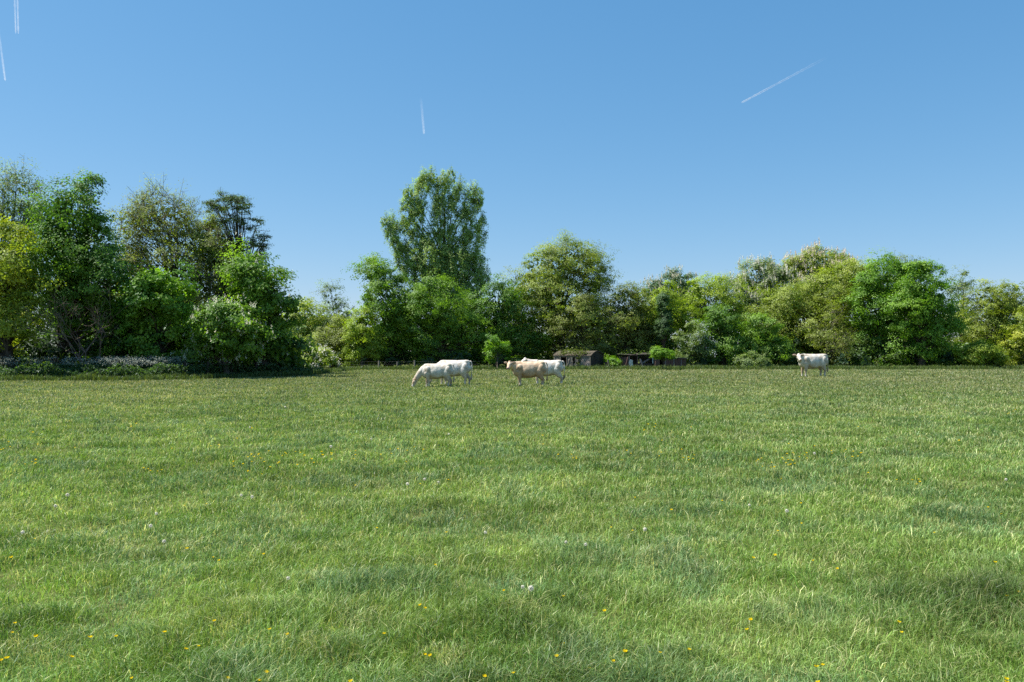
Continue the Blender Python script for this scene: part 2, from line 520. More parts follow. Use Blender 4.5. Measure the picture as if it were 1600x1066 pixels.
# ---- left group
T = 'tree'
tree('deciduous_tree', 'yellow green spring tree at the left edge of the photo', T, 48.0, 22,
     [(12, 405, 46, 55), (-25, 430, 50, 60), (28, 470, 42, 60), (0, 525, 50, 45), (-60, 500, 50, 70)], 'yellow', 1, Rc=.8, trunk=.25, leaf=.2)
tree('deciduous_tree', 'grey green feathery tree rising behind the yellow tree at far left', T, 59.6, 30,
     [(35, 310, 42, 46), (-15, 320, 48, 45), (60, 340, 28, 45), (20, 380, 60, 60), (-60, 360, 45, 60)], 'greygreen', 2, Rc=.8, dens=.62, lpp=9, leaf=.17, twigs=.8, fill=.5, ragged=.55, vert=1.1, trunk=.28)
tree('deciduous_tree', 'tall dense dark green tree with a thick dark trunk', T, 50.5, 86,
     [(97, 335, 36, 44), (142, 318, 17, 38), (128, 385, 60, 60), (95, 420, 45, 60), (165, 430, 48, 60), (120, 480, 48, 40), (185, 500, 42, 65, 1.5), (150, 535, 40, 40, 2)], 'dark', 3, Rc=.9, trunk=.42, dens=1.0, ragged=.4, fill=1.8)
tree('deciduous_tree', 'broad olive brown tree with many fine grey twigs and thin leaf', T, 61.6, 265,
     [(255, 345, 62, 46), (320, 385, 52, 48), (215, 350, 34, 44), (270, 420, 75, 60), (340, 450, 50, 60), (205, 430, 34, 70)], 'brown', 4, Rc=.85, dens=.75, lpp=9, leaf=.16, twigs=1, fill=1.3, ragged=.6, trunk=.35, vert=1.0, twr=.02)
tree('deciduous_tree', 'bright green leafy chestnut tree lit on its left side', T, 50.0, 248,
     [(240, 450, 38, 42), (268, 460, 34, 40), (225, 510, 38, 48), (268, 525, 48, 45), (238, 555, 50, 28)], 'bright', 5, Rc=.75, leaf=.26, trunk=.25, dens=.85)
tree('pine_tree', 'open flat topped pine with bare limbs showing against the sky', T, 60.6, 372,
     [(352, 315, 34, 14), (378, 322, 18, 15), (330, 325, 14, 8), (392, 352, 20, 10), (404, 376, 19, 9), (385, 385, 24, 10), (365, 345, 20, 10), (402, 400, 16, 9), (375, 415, 30, 14)],
     'pine', 6, Rc=.42, dens=.8, sub=7, lpp=8, leaf=.13, twigs=.6, fill=0, trunk=.26, vert=.6, top=12.5, twigmat=M_BARK, twr=.025)
tree('deciduous_tree', 'rounded yellow green tree between the brown twiggy tree and the pine', T, 60.6, 352,
     [(355, 412, 30, 32), (330, 372, 26, 26), (380, 445, 40, 36)], 'olive', 7, Rc=.75, trunk=.2, twigs=.4, fill=1.3)
tree('chestnut_tree', 'tall green chestnut with white flower candles at right end of the left wood', T, 52.5, 412,
     [(390, 432, 30, 34), (422, 448, 26, 38), (438, 484, 24, 38), (405, 495, 48, 50), (432, 540, 34, 38), (388, 415, 18, 16)], 'mid', 8, Rc=.75, leaf=.25, trunk=.3, blossom=.16, candles=True, bsize=.09, dens=.85)
tree('chestnut_tree', 'low rounded chestnut covered in white blossom in front of the taller chestnut', T, 49.2, 355,
     [(352, 512, 42, 38, -1.2), (322, 538, 34, 30, -.6), (388, 532, 28, 32, -.6), (350, 548, 52, 22), (364, 492, 26, 22, -1)], 'mid', 9, Rc=.6, leaf=.24, trunk=.22, blossom=.5, candles=True, bsize=.105, bcol=(.78, .77, .62), dens=.9)


def dead_shrub(label, px, D, h, seed):
    rng = np.random.default_rng(seed)
    x = (px - 800) / FPX * D
    root = empty('dead_shrub', (x, D, -.05)); tag(root, label, 'shrub')
    segs = []

    def grow(p, d, L, r, depth):
        q = p
        for k in range(2):
            d = unit(d + rng.normal(0, .16, 3) + np.array([0, 0, .05])); q2 = q + d * L * .5
            segs.append((q, q2, r * (1 - .2 * k), r * (.8 - .2 * k))); q = q2
        if depth == 0: return
        for k in range(2 if rng.random() < .55 else 3):
            grow(q, unit(d + rng.normal(0, .5, 3) * np.array([1.1, 1.1, .7]) + np.array([0, 0, .12])), L * rng.uniform(.6, .92), r * rng.uniform(.5, .65), depth - 1)
    for k in range(4):
        grow(np.array([rng.normal(0, .12), rng.normal(0, .12), 0.]), unit(np.array([rng.normal(0, .28), rng.normal(0, .28), 1.])), h * .30, .055, 5)
    A = np.array([t[0] for t in segs]); B = np.array([t[1] for t in segs])
    r0 = np.maximum([t[2] for t in segs], .007); r1 = np.maximum([t[3] for t in segs], .005)
    V, Q = prisms(A, B, r0, r1, 4)
    mesh_obj("branches", V, Q, M_PINKTWIG, root)


dead_shrub('leafless pinkish grey dead shrub against the dark tree', 142, 47.9, 5.4, 10)
# ---- middle
tree('deciduous_tree', 'round olive green tree in the gap right of the left wood', T, 84, 478, [(478, 500, 28, 32), (465, 530, 26, 34), (495, 530, 28, 34)], 'olive', 11, Rc=.9, trunk=.2, leaf=.24)
tree('deciduous_tree', 'slim grey green tree with thin crown and sky showing through', T, 86, 525, [(518, 468, 20, 26), (542, 478, 14, 20), (530, 505, 30, 34)], 'greygreen', 12, Rc=.7, dens=.6, lpp=9, leaf=.18, twigs=.7, fill=.4, ragged=.6, trunk=.18)
tree('deciduous_tree', 'brownish olive bushy tree left of the yellow green bush', T, 78, 520, [(522, 520, 24, 34), (510, 545, 26, 28), (540, 540, 24, 32)], 'brown', 13, Rc=.75, twigs=.5, trunk=.15, leaf=.2)
tree('hawthorn_bush', 'small hawthorn bush with white blossom at the field edge left of the posts', 'shrub', 66, 499, [(498, 557, 17, 12), (490, 565, 14, 9), (510, 563, 12, 11)], 'lime', 14, Rc=.4, leaf=.15, trunk=.08, blossom=.45, bsize=.12, fill=.6, dens=1)
tree('deciduous_tree', 'yellow green bushy tree below the left foot of the poplar', T, 75.5, 565, [(566, 515, 22, 26), (555, 535, 20, 22), (582, 540, 18, 26), (565, 555, 28, 20)], 'lime', 15, Rc=.65, trunk=.14, leaf=.22)
tree('poplar_tree', 'very tall wind swept poplar with upright limbs, the tallest tree', T, 88, 690,
     [(672, 412, 24, 40), (716, 414, 22, 36), (652, 345, 10, 34), (657, 312, 10, 28), (664, 288, 9, 18), (675, 276, 7, 7), (684, 340, 9, 36), (688, 306, 9, 26), (694, 284, 9, 13), (704, 276, 6, 6), (706, 340, 8, 34), (711, 310, 7, 22), (716, 294, 5, 10),
      (728, 352, 9, 32), (733, 322, 10, 26), (740, 302, 9, 14), (749, 318, 4, 12), (636, 340, 9, 30), (638, 308, 8, 14), (622, 378, 10, 26), (612, 360, 10, 20), (603, 348, 5, 9), (645, 395, 15, 40), (668, 392, 14, 40), (692, 392, 14, 40), (714, 396, 13, 40), (735, 388, 10, 36), (750, 362, 8, 26),
      (748, 410, 9, 24), (742, 448, 16, 34), (756, 440, 7, 18), (715, 445, 22, 34), (690, 440, 22, 40), (662, 440, 18, 36), (640, 425, 12, 26), (628, 405, 10, 18), (592, 440, 14, 24), (580, 418, 7, 12), (720, 485, 40, 36), (700, 420, 16, 30)],
     'poplar', 16, Rc=.36, dens=.8, sub=7, lpp=7, leaf=.19, twigs=.4, fill=.4, ragged=.5, vert=1.7, trunk=.5, twigmat=M_BARK, twr=.022, dz=1.0)
tree('deciduous_tree', 'broad mid green tree spreading below the poplar on its left', T, 78, 610, [(600, 460, 34, 46), (575, 440, 16, 28), (635, 480, 36, 44), (600, 515, 46, 46), (625, 545, 50, 34), (585, 430, 14, 26)], 'mid', 17, Rc=.85, trunk=.3, leaf=.22, ragged=.45)
tree('deciduous_tree', 'green tree in the middle of the field edge straight below the poplar', T, 77, 690, [(680, 470, 36, 40), (655, 500, 30, 44), (705, 500, 38, 44), (680, 540, 56, 38), (735, 520, 30, 44)], 'mid', 18, Rc=.85, trunk=.3, leaf=.22, ragged=.4)
tree('deciduous_tree', 'deep green tree to the right of the poplar foot', T, 79, 775, [(775, 475, 34, 36), (755, 500, 30, 44), (800, 490, 26, 44), (775, 535, 46, 42), (820, 530, 30, 44)], 'dark', 19, Rc=.85, trunk=.28, leaf=.22)
tree('sapling', 'young fresh green sapling right of the grazing cattle', T, 71.5, 777, [(778, 540, 13, 14), (768, 532, 9, 9), (785, 553, 12, 13), (772, 558, 9, 10)], 'bright', 20, Rc=.42, trunk=.06, leaf=.18, dens=.75, fill=.3, ragged=.6)
tree('deciduous_tree', 'large olive yellow tree with a thin bluish green top behind the arched shed', T, 82, 880,
     [(880, 420, 50, 40), (845, 425, 36, 34), (915, 430, 36, 38), (818, 450, 26, 34), (880, 470, 66, 46), (840, 490, 40, 44), (930, 480, 30, 46), (850, 530, 34, 30), (890, 402, 34, 24)], 'olive', 21, Rc=.85, dens=.78, lpp=12, leaf=.2, twigs=.35, fill=.8, ragged=.6, trunk=.36)
tree('deciduous_tree', 'fine leaved olive brown tree overhanging the arched shed', T, 78, 905, [(905, 500, 36, 38), (925, 530, 30, 30), (885, 525, 24, 30), (945, 515, 20, 36)], 'brown', 22, Rc=.7, twigs=.8, lpp=11, leaf=.18, ragged=.5, trunk=.2)
tree('deciduous_tree', 'soft olive tree above the gap between the two sheds', T, 80, 980, [(975, 480, 34, 40), (960, 510, 26, 40), (995, 515, 30, 42), (975, 545, 34, 28)], 'brown', 23, Rc=.75, twigs=.6, lpp=12, leaf=.2, trunk=.2, ragged=.5)
tree('chestnut_tree', 'dark domed chestnut dotted with cream blossom behind the yellow green trees', T, 96, 1060, [(1058, 446, 32, 20), (1085, 460, 26, 22), (1030, 462, 24, 22), (1058, 490, 46, 30)], 'bluedark', 24, Rc=.8, trunk=.3, leaf=.25, blossom=.9, candles=True, bsize=.17, bcol=(.7, .66, .52))
tree('deciduous_tree', 'yellow green rounded tree above the ivy covered stump', T, 82, 1020, [(1025, 475, 36, 34), (1005, 505, 26, 38), (1050, 500, 34, 44), (1020, 540, 38, 34)], 'lime', 25, Rc=.8, trunk=.22, leaf=.22)
tree('ivy_clad_tree', 'narrow dark column of ivy on a dead trunk', T, 78, 1037, [(1037, 476, 6, 20), (1040, 498, 6, 14), (1036, 515, 8, 20)], 'bluedark', 26, Rc=.35, trunk=.15, leaf=.16, dens=1.1)
tree('deciduous_tree', 'fresh green tree with an uneven top left of the blossoming chestnut', T, 84, 1110, [(1105, 470, 36, 38), (1138, 470, 26, 38), (1085, 500, 30, 40), (1120, 520, 44, 44)], 'lime', 27, Rc=.85, trunk=.25, leaf=.22, ragged=.5)
tree('hawthorn_bush', 'pale hawthorn with drooping white blossom in shade beside the low hut', 'shrub', 76, 1080, [(1080, 530, 20, 24), (1068, 548, 16, 18), (1095, 548, 14, 18)], 'greygreen', 28, Rc=.5, trunk=.1, leaf=.16, blossom=.28, bsize=.10, bcol=(.62, .68, .72))  # blue cast of the shade is put into this blossom colour
tree('broadleaf_bush', 'dark green bushy tree below the fresh green trees', T, 77, 1130, [(1128, 510, 30, 36), (1110, 545, 26, 30), (1145, 545, 30, 32)], 'dark', 29, Rc=.75, trunk=.18, leaf=.22)
tree('sapling', 'small round headed bright green sapling on a thin stem between the sheds', T, 70.5, 1036, [(1036, 551, 12, 6), (1028, 554, 6, 5), (1043, 553, 6, 6)], 'bright', 30, Rc=.32, trunk=.045, leaf=.15, dens=1.1, fill=.8)
# ---- right
tree('chestnut_tree', 'grey green chestnut sprinkled with cream blossom standing behind the big olive dome', T, 94, 1190, [(1190, 438, 38, 28), (1165, 460, 28, 30), (1215, 455, 34, 34), (1185, 490, 50, 40)], 'greygreen', 31, Rc=.85, trunk=.3, leaf=.26, blossom=.9, candles=True, bsize=.19, bcol=(.74, .72, .62))
tree('chestnut_tree', 'pinkish cream flowering chestnut at the crest of the right wood', T, 98, 1275, [(1278, 414, 44, 20), (1232, 424, 30, 20), (1305, 432, 36, 28), (1255, 460, 50, 34)], 'olive', 32, Rc=.85, trunk=.3, leaf=.26, blossom=1.0, candles=True, bsize=.2, bcol=(.74, .65, .55))
tree('deciduous_tree', 'thin bluish green tree top poking above the pinkish chestnut', T, 104, 1295, [(1295, 402, 22, 10), (1300, 420, 26, 18), (1300, 470, 40, 50)], 'greygreen', 33, Rc=.7, lpp=9, twigs=.5, fill=.3, ragged=.6, trunk=.3)
tree('deciduous_tree', 'huge olive yellow domed tree behind the white cow on the right', T, 84, 1265,
     [(1300, 456, 54, 34), (1238, 478, 46, 34), (1345, 436, 42, 28), (1200, 500, 44, 44), (1260, 500, 66, 50), (1320, 490, 44, 54), (1225, 545, 46, 30)], 'olive', 34, Rc=.95, dens=.85, trunk=.45, leaf=.22, twigs=.25, ragged=.4)
tree('deciduous_tree', 'brownish twiggy tree at the foot of the olive dome right of the white cow', T, 78, 1290, [(1288, 515, 32, 30), (1300, 540, 28, 26)], 'brown', 35, Rc=.75, twigs=.9, lpp=10, leaf=.17, trunk=.18, ragged=.5)
tree('deciduous_tree', 'leafy green bush low in front of the olive dome left of the white cow', T, 77, 1200, [(1195, 520, 26, 28), (1175, 540, 22, 26), (1210, 548, 24, 22)], 'mid', 36, Rc=.7, trunk=.15, leaf=.22)
tree('deciduous_tree', 'dense fresh green tree, left one of the two full green trees on the right', T, 80, 1385, [(1382, 435, 38, 34), (1360, 470, 30, 46), (1400, 480, 36, 50), (1370, 525, 42, 46)], 'bright', 37, Rc=.85, trunk=.3, leaf=.23, dens=.85)
tree('deciduous_tree', 'dense fresh green tree, right and nearer one of the two full green trees', T, 77, 1440, [(1445, 450, 38, 36), (1420, 480, 30, 44), (1460, 500, 34, 54), (1435, 535, 48, 40), (1425, 430, 18, 16)], 'bright', 38, Rc=.85, trunk=.3, leaf=.23, dens=.9)
tree('deciduous_tree', 'thin greyish tree top showing behind the two full green trees', T, 100, 1415, [(1412, 412, 26, 14), (1415, 440, 40, 30), (1415, 490, 40, 50)], 'greygreen', 39, Rc=.75, dens=.6, lpp=8, twigs=.9, fill=.2, ragged=.7, trunk=.3)
tree('deciduous_tree', 'open bluish green tree with sky between its branches on the right', T, 92, 1505, [(1500, 442, 18, 16), (1518, 455, 18, 22), (1498, 480, 26, 34), (1510, 520, 30, 44)], 'greygreen', 40, Rc=.65, dens=.55, lpp=9, leaf=.2, twigs=.6, fill=.25, ragged=.7, trunk=.22)
tree('deciduous_tree', 'olive green tree with upright twiggy top near the right edge', T, 82, 1560, [(1545, 470, 34, 30), (1582, 470, 24, 30), (1540, 510, 40, 44), (1580, 515, 34, 46), (1530, 545, 36, 32)], 'olive', 41, Rc=.8, twigs=.5, lpp=11, leaf=.2, ragged=.6, trunk=.26)
tree('deciduous_tree', 'yellowish tree cut by the right edge of the photo', T, 76, 1612, [(1605, 520, 28, 34), (1635, 510, 34, 50), (1600, 548, 26, 24)], 'yellow', 42, Rc=.7, trunk=.2, leaf=.2)
tree('broadleaf_bush', 'low yellow green bush at the field edge near the right side', 'shrub', 75, 1532, [(1530, 550, 26, 15), (1545, 560, 20, 12), (1515, 560, 18, 12)], 'lime', 43, Rc=.5, trunk=.08, leaf=.2, dens=.9)
tree('broadleaf_bush', 'low grey green bush on the field edge left of the lone white cow', 'shrub', 74, 1178, [(1178, 566, 22, 11), (1165, 570, 14, 8), (1190, 572, 14, 8)], 'greygreen', 44, Rc=.42, trunk=.06, leaf=.18)
tree('broadleaf_bush', 'low bright green bush between the arched shed and the open lean-to', 'shrub', 75, 957, [(957, 564, 7, 6), (963, 569, 5, 4)], 'bright', 45, Rc=.36, trunk=.05, leaf=.17)

# woodland behind and the dark undergrowth: uncountable masses
wm = []
rr_ = np.random.default_rng(77)
for x in range(-220, 1840, 46):
    D = 106 + rr_.uniform(-4, 5)
    t = 500 + rr_.uniform(-10, 14)
    if x < 470: t = 455 + rr_.uniform(-10, 10)
    wm.append(([(x, (t + 575) / 2, 44, (575 - t) / 2 + 4)], D, ['mid', 'olive', 'dark', 'dark'][rr_.integers(4)]))
wood_mass('distant_wood', wm, 'mid', 5, Rc=1.5, lpp=16, leaf=.55, dens=1.2, label='continuous wood closing the view behind the edge trees', cat='wood')
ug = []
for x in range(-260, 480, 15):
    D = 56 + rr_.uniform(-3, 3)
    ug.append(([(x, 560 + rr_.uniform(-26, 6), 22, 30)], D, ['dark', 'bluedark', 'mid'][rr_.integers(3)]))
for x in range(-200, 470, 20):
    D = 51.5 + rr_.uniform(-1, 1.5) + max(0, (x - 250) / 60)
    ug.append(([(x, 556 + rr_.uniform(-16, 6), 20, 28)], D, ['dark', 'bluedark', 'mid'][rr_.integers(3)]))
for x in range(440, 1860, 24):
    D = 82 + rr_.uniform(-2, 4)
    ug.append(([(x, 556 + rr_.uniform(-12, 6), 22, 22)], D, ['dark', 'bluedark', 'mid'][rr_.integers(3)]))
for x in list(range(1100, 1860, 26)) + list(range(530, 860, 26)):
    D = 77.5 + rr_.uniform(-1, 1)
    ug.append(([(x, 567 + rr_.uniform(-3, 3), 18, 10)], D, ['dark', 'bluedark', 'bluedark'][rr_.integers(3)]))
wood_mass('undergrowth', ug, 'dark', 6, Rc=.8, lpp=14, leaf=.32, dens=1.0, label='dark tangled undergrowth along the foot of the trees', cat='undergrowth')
print("leaves", LEAVES[0])

# ----------------------------------------------------------------- field sheet, wood floor
xs = np.concatenate([-np.geomspace(900, 30, 22), np.linspace(-29, 29, 150), np.geomspace(30, 900, 22)])
ys = np.concatenate([np.linspace(-40, 1.5, 12), np.linspace(2, 40, 150), np.linspace(41, 100, 50), np.geomspace(105, 1800, 20)])
X, Y = np.meshgrid(xs, ys)
Z = gz(X, Y)
V = np.stack([X.ravel(), Y.ravel(), Z.ravel()], 1)
nx = len(xs); i, j = np.meshgrid(np.arange(len(ys) - 1), np.arange(nx - 1), indexing='ij')
a = (i * nx + j).ravel()
Q = np.stack([a, a + 1, a + nx + 1, a + nx], 1)
o = mesh_obj("field", V, Q, M_FIELD, smooth=True)
tag(o, 'grazed meadow running from the camera to the trees', 'meadow', None, 'structure')


# ----------------------------------------------------------------- grass
def grass_tint(x, y, rng):
    n_ = len(x)
    g1 = np.array([0.078, 0.138, 0.024]); g2 = np.array([0.130, 0.182, 0.050]); g3 = np.array([0.092, 0.150, 0.066])
    st = np.array([0.36, 0.33, 0.19])
    a = np.clip(fbm(x / .7, y / .7, 21) * 1.8 - .4 + rng.normal(0, .22, n_), 0, 1)[:, None]
    b = np.clip(fbm(x / .6, y / .6, 33) * 3 - 1.3 + rng.normal(0, .2, n_), 0, 1)[:, None]
    c = g1 + (g2 - g1) * a; c = c + (g3 - c) * b
    far = np.clip((y - 12) / 30, 0, 1)
    ps = 0.11 + 0.55 * np.clip(fbm(x / .33, y / .33, 44) * 3.2 - 2.0, 0, 1) + 0.30 * np.clip(fbm(x / 7, y / 4.5, 55) * 2.5 - .95, 0, 1) * (0.3 + .9 * far) + far * .19
    s = (rng.random(n_) < ps)
    mixv = (rng.uniform(.45, 1, n_) * (1 - .35 * far))[:, None]
    c = np.where(s[:, None], c + (st - c) * mixv, c)
    tf = fbm(x / .3, y / .3, 71); c = c * (1.2 - .65 * np.clip(tf - .2, 0, .6))[:, None] * np.where(s, 1.0, 1.0)[:, None]
    c *= 1.72 * np.clip(1 + rng.normal(0, .26, n_) * (1 - .55 * far), .5, 1.6)[:, None]
    pt = np.clip(fbm(x / 1.5, y / 1.1, 121) * 2.2 - .6, 0, 1)[:, None]; c = c * (.86 + .26 * pt) + np.array([.035, .022, .018]) * np.clip(pt - .55, 0, 1) * 2
    lush = np.exp(-((x - 3.0) ** 2 / .55 + (y - 5.0) ** 2 / .5))[:, None]; c = c * (1 - .45 * lush)
    c *= (1 - .20 * far)[:, None] * np.stack([.95 + .10 * far, 1.04 - .06 * far, .84 + .16 * far], 1)
    return c


def blades(name, x, y, h, w, rng, tint, lean=0.5, seg2=True, z0=None):
    n_ = len(x)
    z = gz(x, y) - 0.01 if z0 is None else z0
    P = np.stack([x, y, z], 1)
    th = rng.uniform(0, 2 * np.pi, n_)
    # neighbouring blades lean alike
    ld = fbm(x / .35, y / .35, 66) * 12 + rng.normal(0, 1.6, n_)
    ln = np.clip(rng.normal(lean, .3, n_), .05, 1.5)
    L = np.stack([np.cos(ld), np.sin(ld), np.zeros(n_)], 1) * (ln * h)[:, None]
    W = np.stack([np.cos(th), np.sin(th), np.zeros(n_)], 1) * (w / 2)[:, None]
    up = np.zeros((n_, 3)); up[:, 2] = h
    m = P + up * .62 + L * .35
    t = P + up * np.clip(1 - .25 * ln, .4, 1)[:, None] + L
    V = np.stack([P - W, P + W, m - W * .8, m + W * .8, t], 1).reshape(-1, 3)
    k = np.arange(n_)[:, None] * 5
    Q = k + np.array([[0, 1, 3, 2]]); Tq = k + np.array([[2, 3, 4]])
    return mesh_obj(name, V, [Q, Tq], M_GRASS, None, np.repeat(tint, 5, 0))


rng = np.random.default_rng(3)
N1 = 820000
yy = 4.0 * np.exp(rng.uniform(0, math.log(76 / 4.0), N1))
n2 = 110000
yn = np.sqrt(rng.uniform(2.2 ** 2, 4.0 ** 2, n2))
yy = np.concatenate([yy, yn])
xx = rng.uniform(-0.80, 0.80, len(yy)) * yy
# the same turf carried on past both sides of the view
n3 = 250000
ys_ = 1 / (1 / 4.0 - rng.random(n3) * (1 / 4.0 - 1 / 76))
ys_ = np.concatenate([ys_, rng.uniform(1.6, 4.0, 110000)])
xs_ = (.8 * ys_ + rng.uniform(0, 4.8, len(ys_))) * rng.choice([-1, 1], len(ys_))
yy = np.concatenate([yy, ys_]); xx = np.concatenate([xx, xs_])
tuft = fbm(xx / .3, yy / .3, 71)                      # tussocks
big = fbm(xx / 1.3, yy / 1.3, 72)
keep = rng.random(len(yy)) < np.clip(.35 + 1.3 * tuft, 0, 1)
# nothing grows through the bank at the left
edge = np.interp((xx / yy) * FPX + 800, [-400, 0, 250, 480, 560, 1600], [42, 43, 44.6, 52, 71, 73])
keep &= yy < edge + 1.5
xx, yy, tuft, big = xx[keep], yy[keep], tuft[keep], big[keep]
hh = (0.028 + 0.10 * tuft ** 1.6 + 0.05 * np.clip(big - .42, 0, 1)) * rng.uniform(.6, 1.5, len(xx)) * (1 + np.clip(yy, 0, 50) * .006) * (1 + .8 * np.exp(-((xx - 3.0) ** 2 / .55 + (yy - 5.0) ** 2 / .5)))
ww = np.maximum(0.0036, 0.00075 * yy) * rng.uniform(.7, 1.3, len(xx))
g = blades("meadow_grass", xx, yy, hh, ww, rng, grass_tint(xx, yy, rng), .62)
tag(g, 'short green meadow grass with dry straw coloured patches', 'grass', None, 'stuff')

# longer arching blades and seed stalks close to the camera
NL = 24000
yl = 2.6 * np.exp(rng.uniform(0, math.log(16 / 2.6), NL)); xl = rng.uniform(-.8, .8, NL) * yl
kp = rng.random(NL) < np.clip(2.6 * fbm(xl / .6, yl / .6, 101) - .75, .05, 1)
xl, yl = xl[kp], yl[kp]; NL = len(xl)
hl = rng.uniform(.07, .145, NL); wl = np.maximum(.0042, .0008 * yl) * rng.uniform(.7, 1.4, NL)
tl_ = grass_tint(xl, yl, rng) * rng.uniform(.85, 1.3, (NL, 1))
g = blades("long_grass", xl, yl, hl, wl, rng, tl_, .75)
tag(g, 'longer arching grass blades standing above the short turf near the camera', 'grass', None, 'stuff')

# taller rough grass at the field edge
N2 = 42000
pxe = rng.uniform(-160, 1760, N2)
ed = np.interp(pxe, [-400, 0, 250, 480, 560, 1600, 2000], [42.2, 43.4, 45, 52.5, 71, 73, 73])
yy = ed + rng.uniform(-.6, 2.6, N2)
xx = (pxe - 800) / FPX * yy
hh = (0.16 + .38 * fbm(xx / 1.3, yy / 1.3, 81)) * rng.uniform(.6, 1.3, N2)
tt_ = np.array([0.075, 0.135, 0.03]) * rng.uniform(.6, 1.35, (N2, 1)) + np.array([.04, .02, 0.0]) * rng.random((N2, 1))
g = blades("rough_grass", xx, yy, hh, np.full(N2, .035), rng, tt_, .35)
tag(g, 'taller rough grass fringe along the foot of the trees', 'grass', None, 'stuff')

# nettles and cow parsley bank under the left trees
N3 = 30000
pxe = rng.uniform(-160, 505, N3)
yb = np.interp(pxe, [-400, 0, 250, 480, 505], [43.2, 44.2, 45.6, 53, 58]) + rng.uniform(0, 4.2, N3)
xb = (pxe - 800) / FPX * yb
prof = np.clip(1.05 - np.clip((pxe - 380) / 125, 0, 1) * .6, .2, 2)
hb = prof * (.2 + 1.05 * fbm(xb / 1.1, yb / 1.1, 91)) * rng.random(N3) ** .5
P = np.stack([xb, yb, hb], 1)
V, Q = leaf_quads(P, rng.normal(size=P.shape) + np.array([0, -.3, 1]), rng.uniform(.1, .24, N3), rng, .5)
tb = np.array([0.070, 0.125, 0.040]) * rng.uniform(.6, 1.6, (N3, 1))
g = mesh_obj("nettle_bank", V, Q, M_LEAF, None, np.repeat(tb, 4, 0))
tag(g, 'bank of nettles and coarse weeds in the shade of the left trees', 'weeds', None, 'stuff')
N4 = 620
pxe = rng.uniform(-160, 500, N4)
pxe[:170] = rng.uniform(160, 285, 170)
yb = np.interp(pxe, [-400, 0, 250, 480, 505], [43.2, 44.2, 45.6, 53, 58]) + rng.uniform(.8, 3.8, N4)
xb = (pxe - 800) / FPX * yb
hb = (.75 + .4 * rng.random(N4)) * np.clip(1.1 - np.clip((pxe - 380) / 125, 0, 1) * .5, .2, 2)
P0 = np.stack([xb, yb, np.zeros(N4)], 1); P1 = P0 + np.stack([rng.normal(0, .06, N4), rng.normal(0, .06, N4), hb], 1)
Va, Qa = prisms(P0, P1, .008, .006, 3)
rep = 16
U = np.repeat(P1, rep, 0) + np.stack([rng.normal(0, .12, N4 * rep), rng.normal(0, .12, N4 * rep), rng.normal(.02, .05, N4 * rep)], 1)
Vb, Qb = leaf_quads(U, rng.normal(size=U.shape) * .5 + np.array([0, -.2, 1]), rng.uniform(.035, .08, len(U)), rng, .9)
V = np.concatenate([Va, Vb]); Q = np.concatenate([Qa, Qb + len(Va)])
tn = np.concatenate([np.tile([.07, .12, .04], (len(Va), 1)), np.repeat(np.array([.44, .47, .40]) * rng.uniform(.75, 1.1, (len(U), 1)), 4, 0)])
g = mesh_obj("cow_parsley", V, Q, M_BLOSSOM, None, tn)
tag(g, 'white flowering cow parsley along the shaded bank', 'wildflowers', None, 'stuff')


# ----------------------------------------------------------------- meadow flowers (individuals)
def flower_mesh_buttercup():
    rng = np.random.default_rng(5); V = []; Q = []; T_ = []; tn = []
    a, q = prisms([[0, 0, 0], [.006, .004, .07]], [[.006, .004, .07], [.0, .0, .125]], .0016, .0012, 4)
    V.append(a); Q.append(q); tn += [(.08, .14, .03)] * len(a); n0 = len(a)
    for k in range(5):
        th = k * 2 * math.pi / 5
        c, s = math.cos(th), math.sin(th)
        pts = [(0.001, 0, .125), (.010, .0085, .129), (.017, .007, .136), (.017, -.007, .136), (.010, -.0085, .129)]
        V.append(np.array([[x * c - y * s, x * s + y * c, z] for x, y, z in pts])); T_ += [[n0, n0 + 1, n0 + 4], [n0 + 1, n0 + 2, n0 + 4], [n0 + 2, n0 + 3, n0 + 4]]
        tn += [(.74, .55, .012)] * 5; n0 += 5
    m = MB(); m.ball((0, 0, .129), (.005, .005, .004), nu=8, nv=4)
    V.append(m.V[0]); Q.append(m.Q[0] + n0); tn += [(.65, .46, .02)] * len(m.V[0])
    return np.concatenate(V), [np.concatenate(Q), np.array(T_)], np.array(tn)


def flower_mesh_clock():
    rng = np.random.default_rng(6); V = []; Q = []; tn = []
    a, q = prisms([[0, 0, 0], [.004, .0, .08]], [[.004, .0, .08], [.0, .0, .145]], .0022, .0018, 4)
    V.append(a); Q.append(q); tn += [(.16, .17, .07)] * len(a); n0 = len(a)
    c = np.array([0, 0, .150])
    m = MB(); m.ball(c, .006, nu=8, nv=5); V.append(m.V[0]); Q.append(m.Q[0] + n0); tn += [(.25, .2, .13)] * len(m.V[0]); n0 += len(m.V[0])
    d = unit(rng.normal(size=(150, 3)))
    a, q = prisms(c + d * .006, c + d * .019, .0004, .0004, 3); V.append(a); Q.append(q + n0); n0 += len(a); tn += [(.6, .6, .56)] * len(a)
    P = c + d * rng.uniform(.018, .024, (150, 1))
    v, q = leaf_quads(P, d + rng.normal(size=d.shape) * .15, .009, rng, .8); V.append(v); Q.append(q + n0); tn += [(.86, .83, .74)] * len(v)
    return np.concatenate(V), [np.concatenate(Q)], np.array(tn)


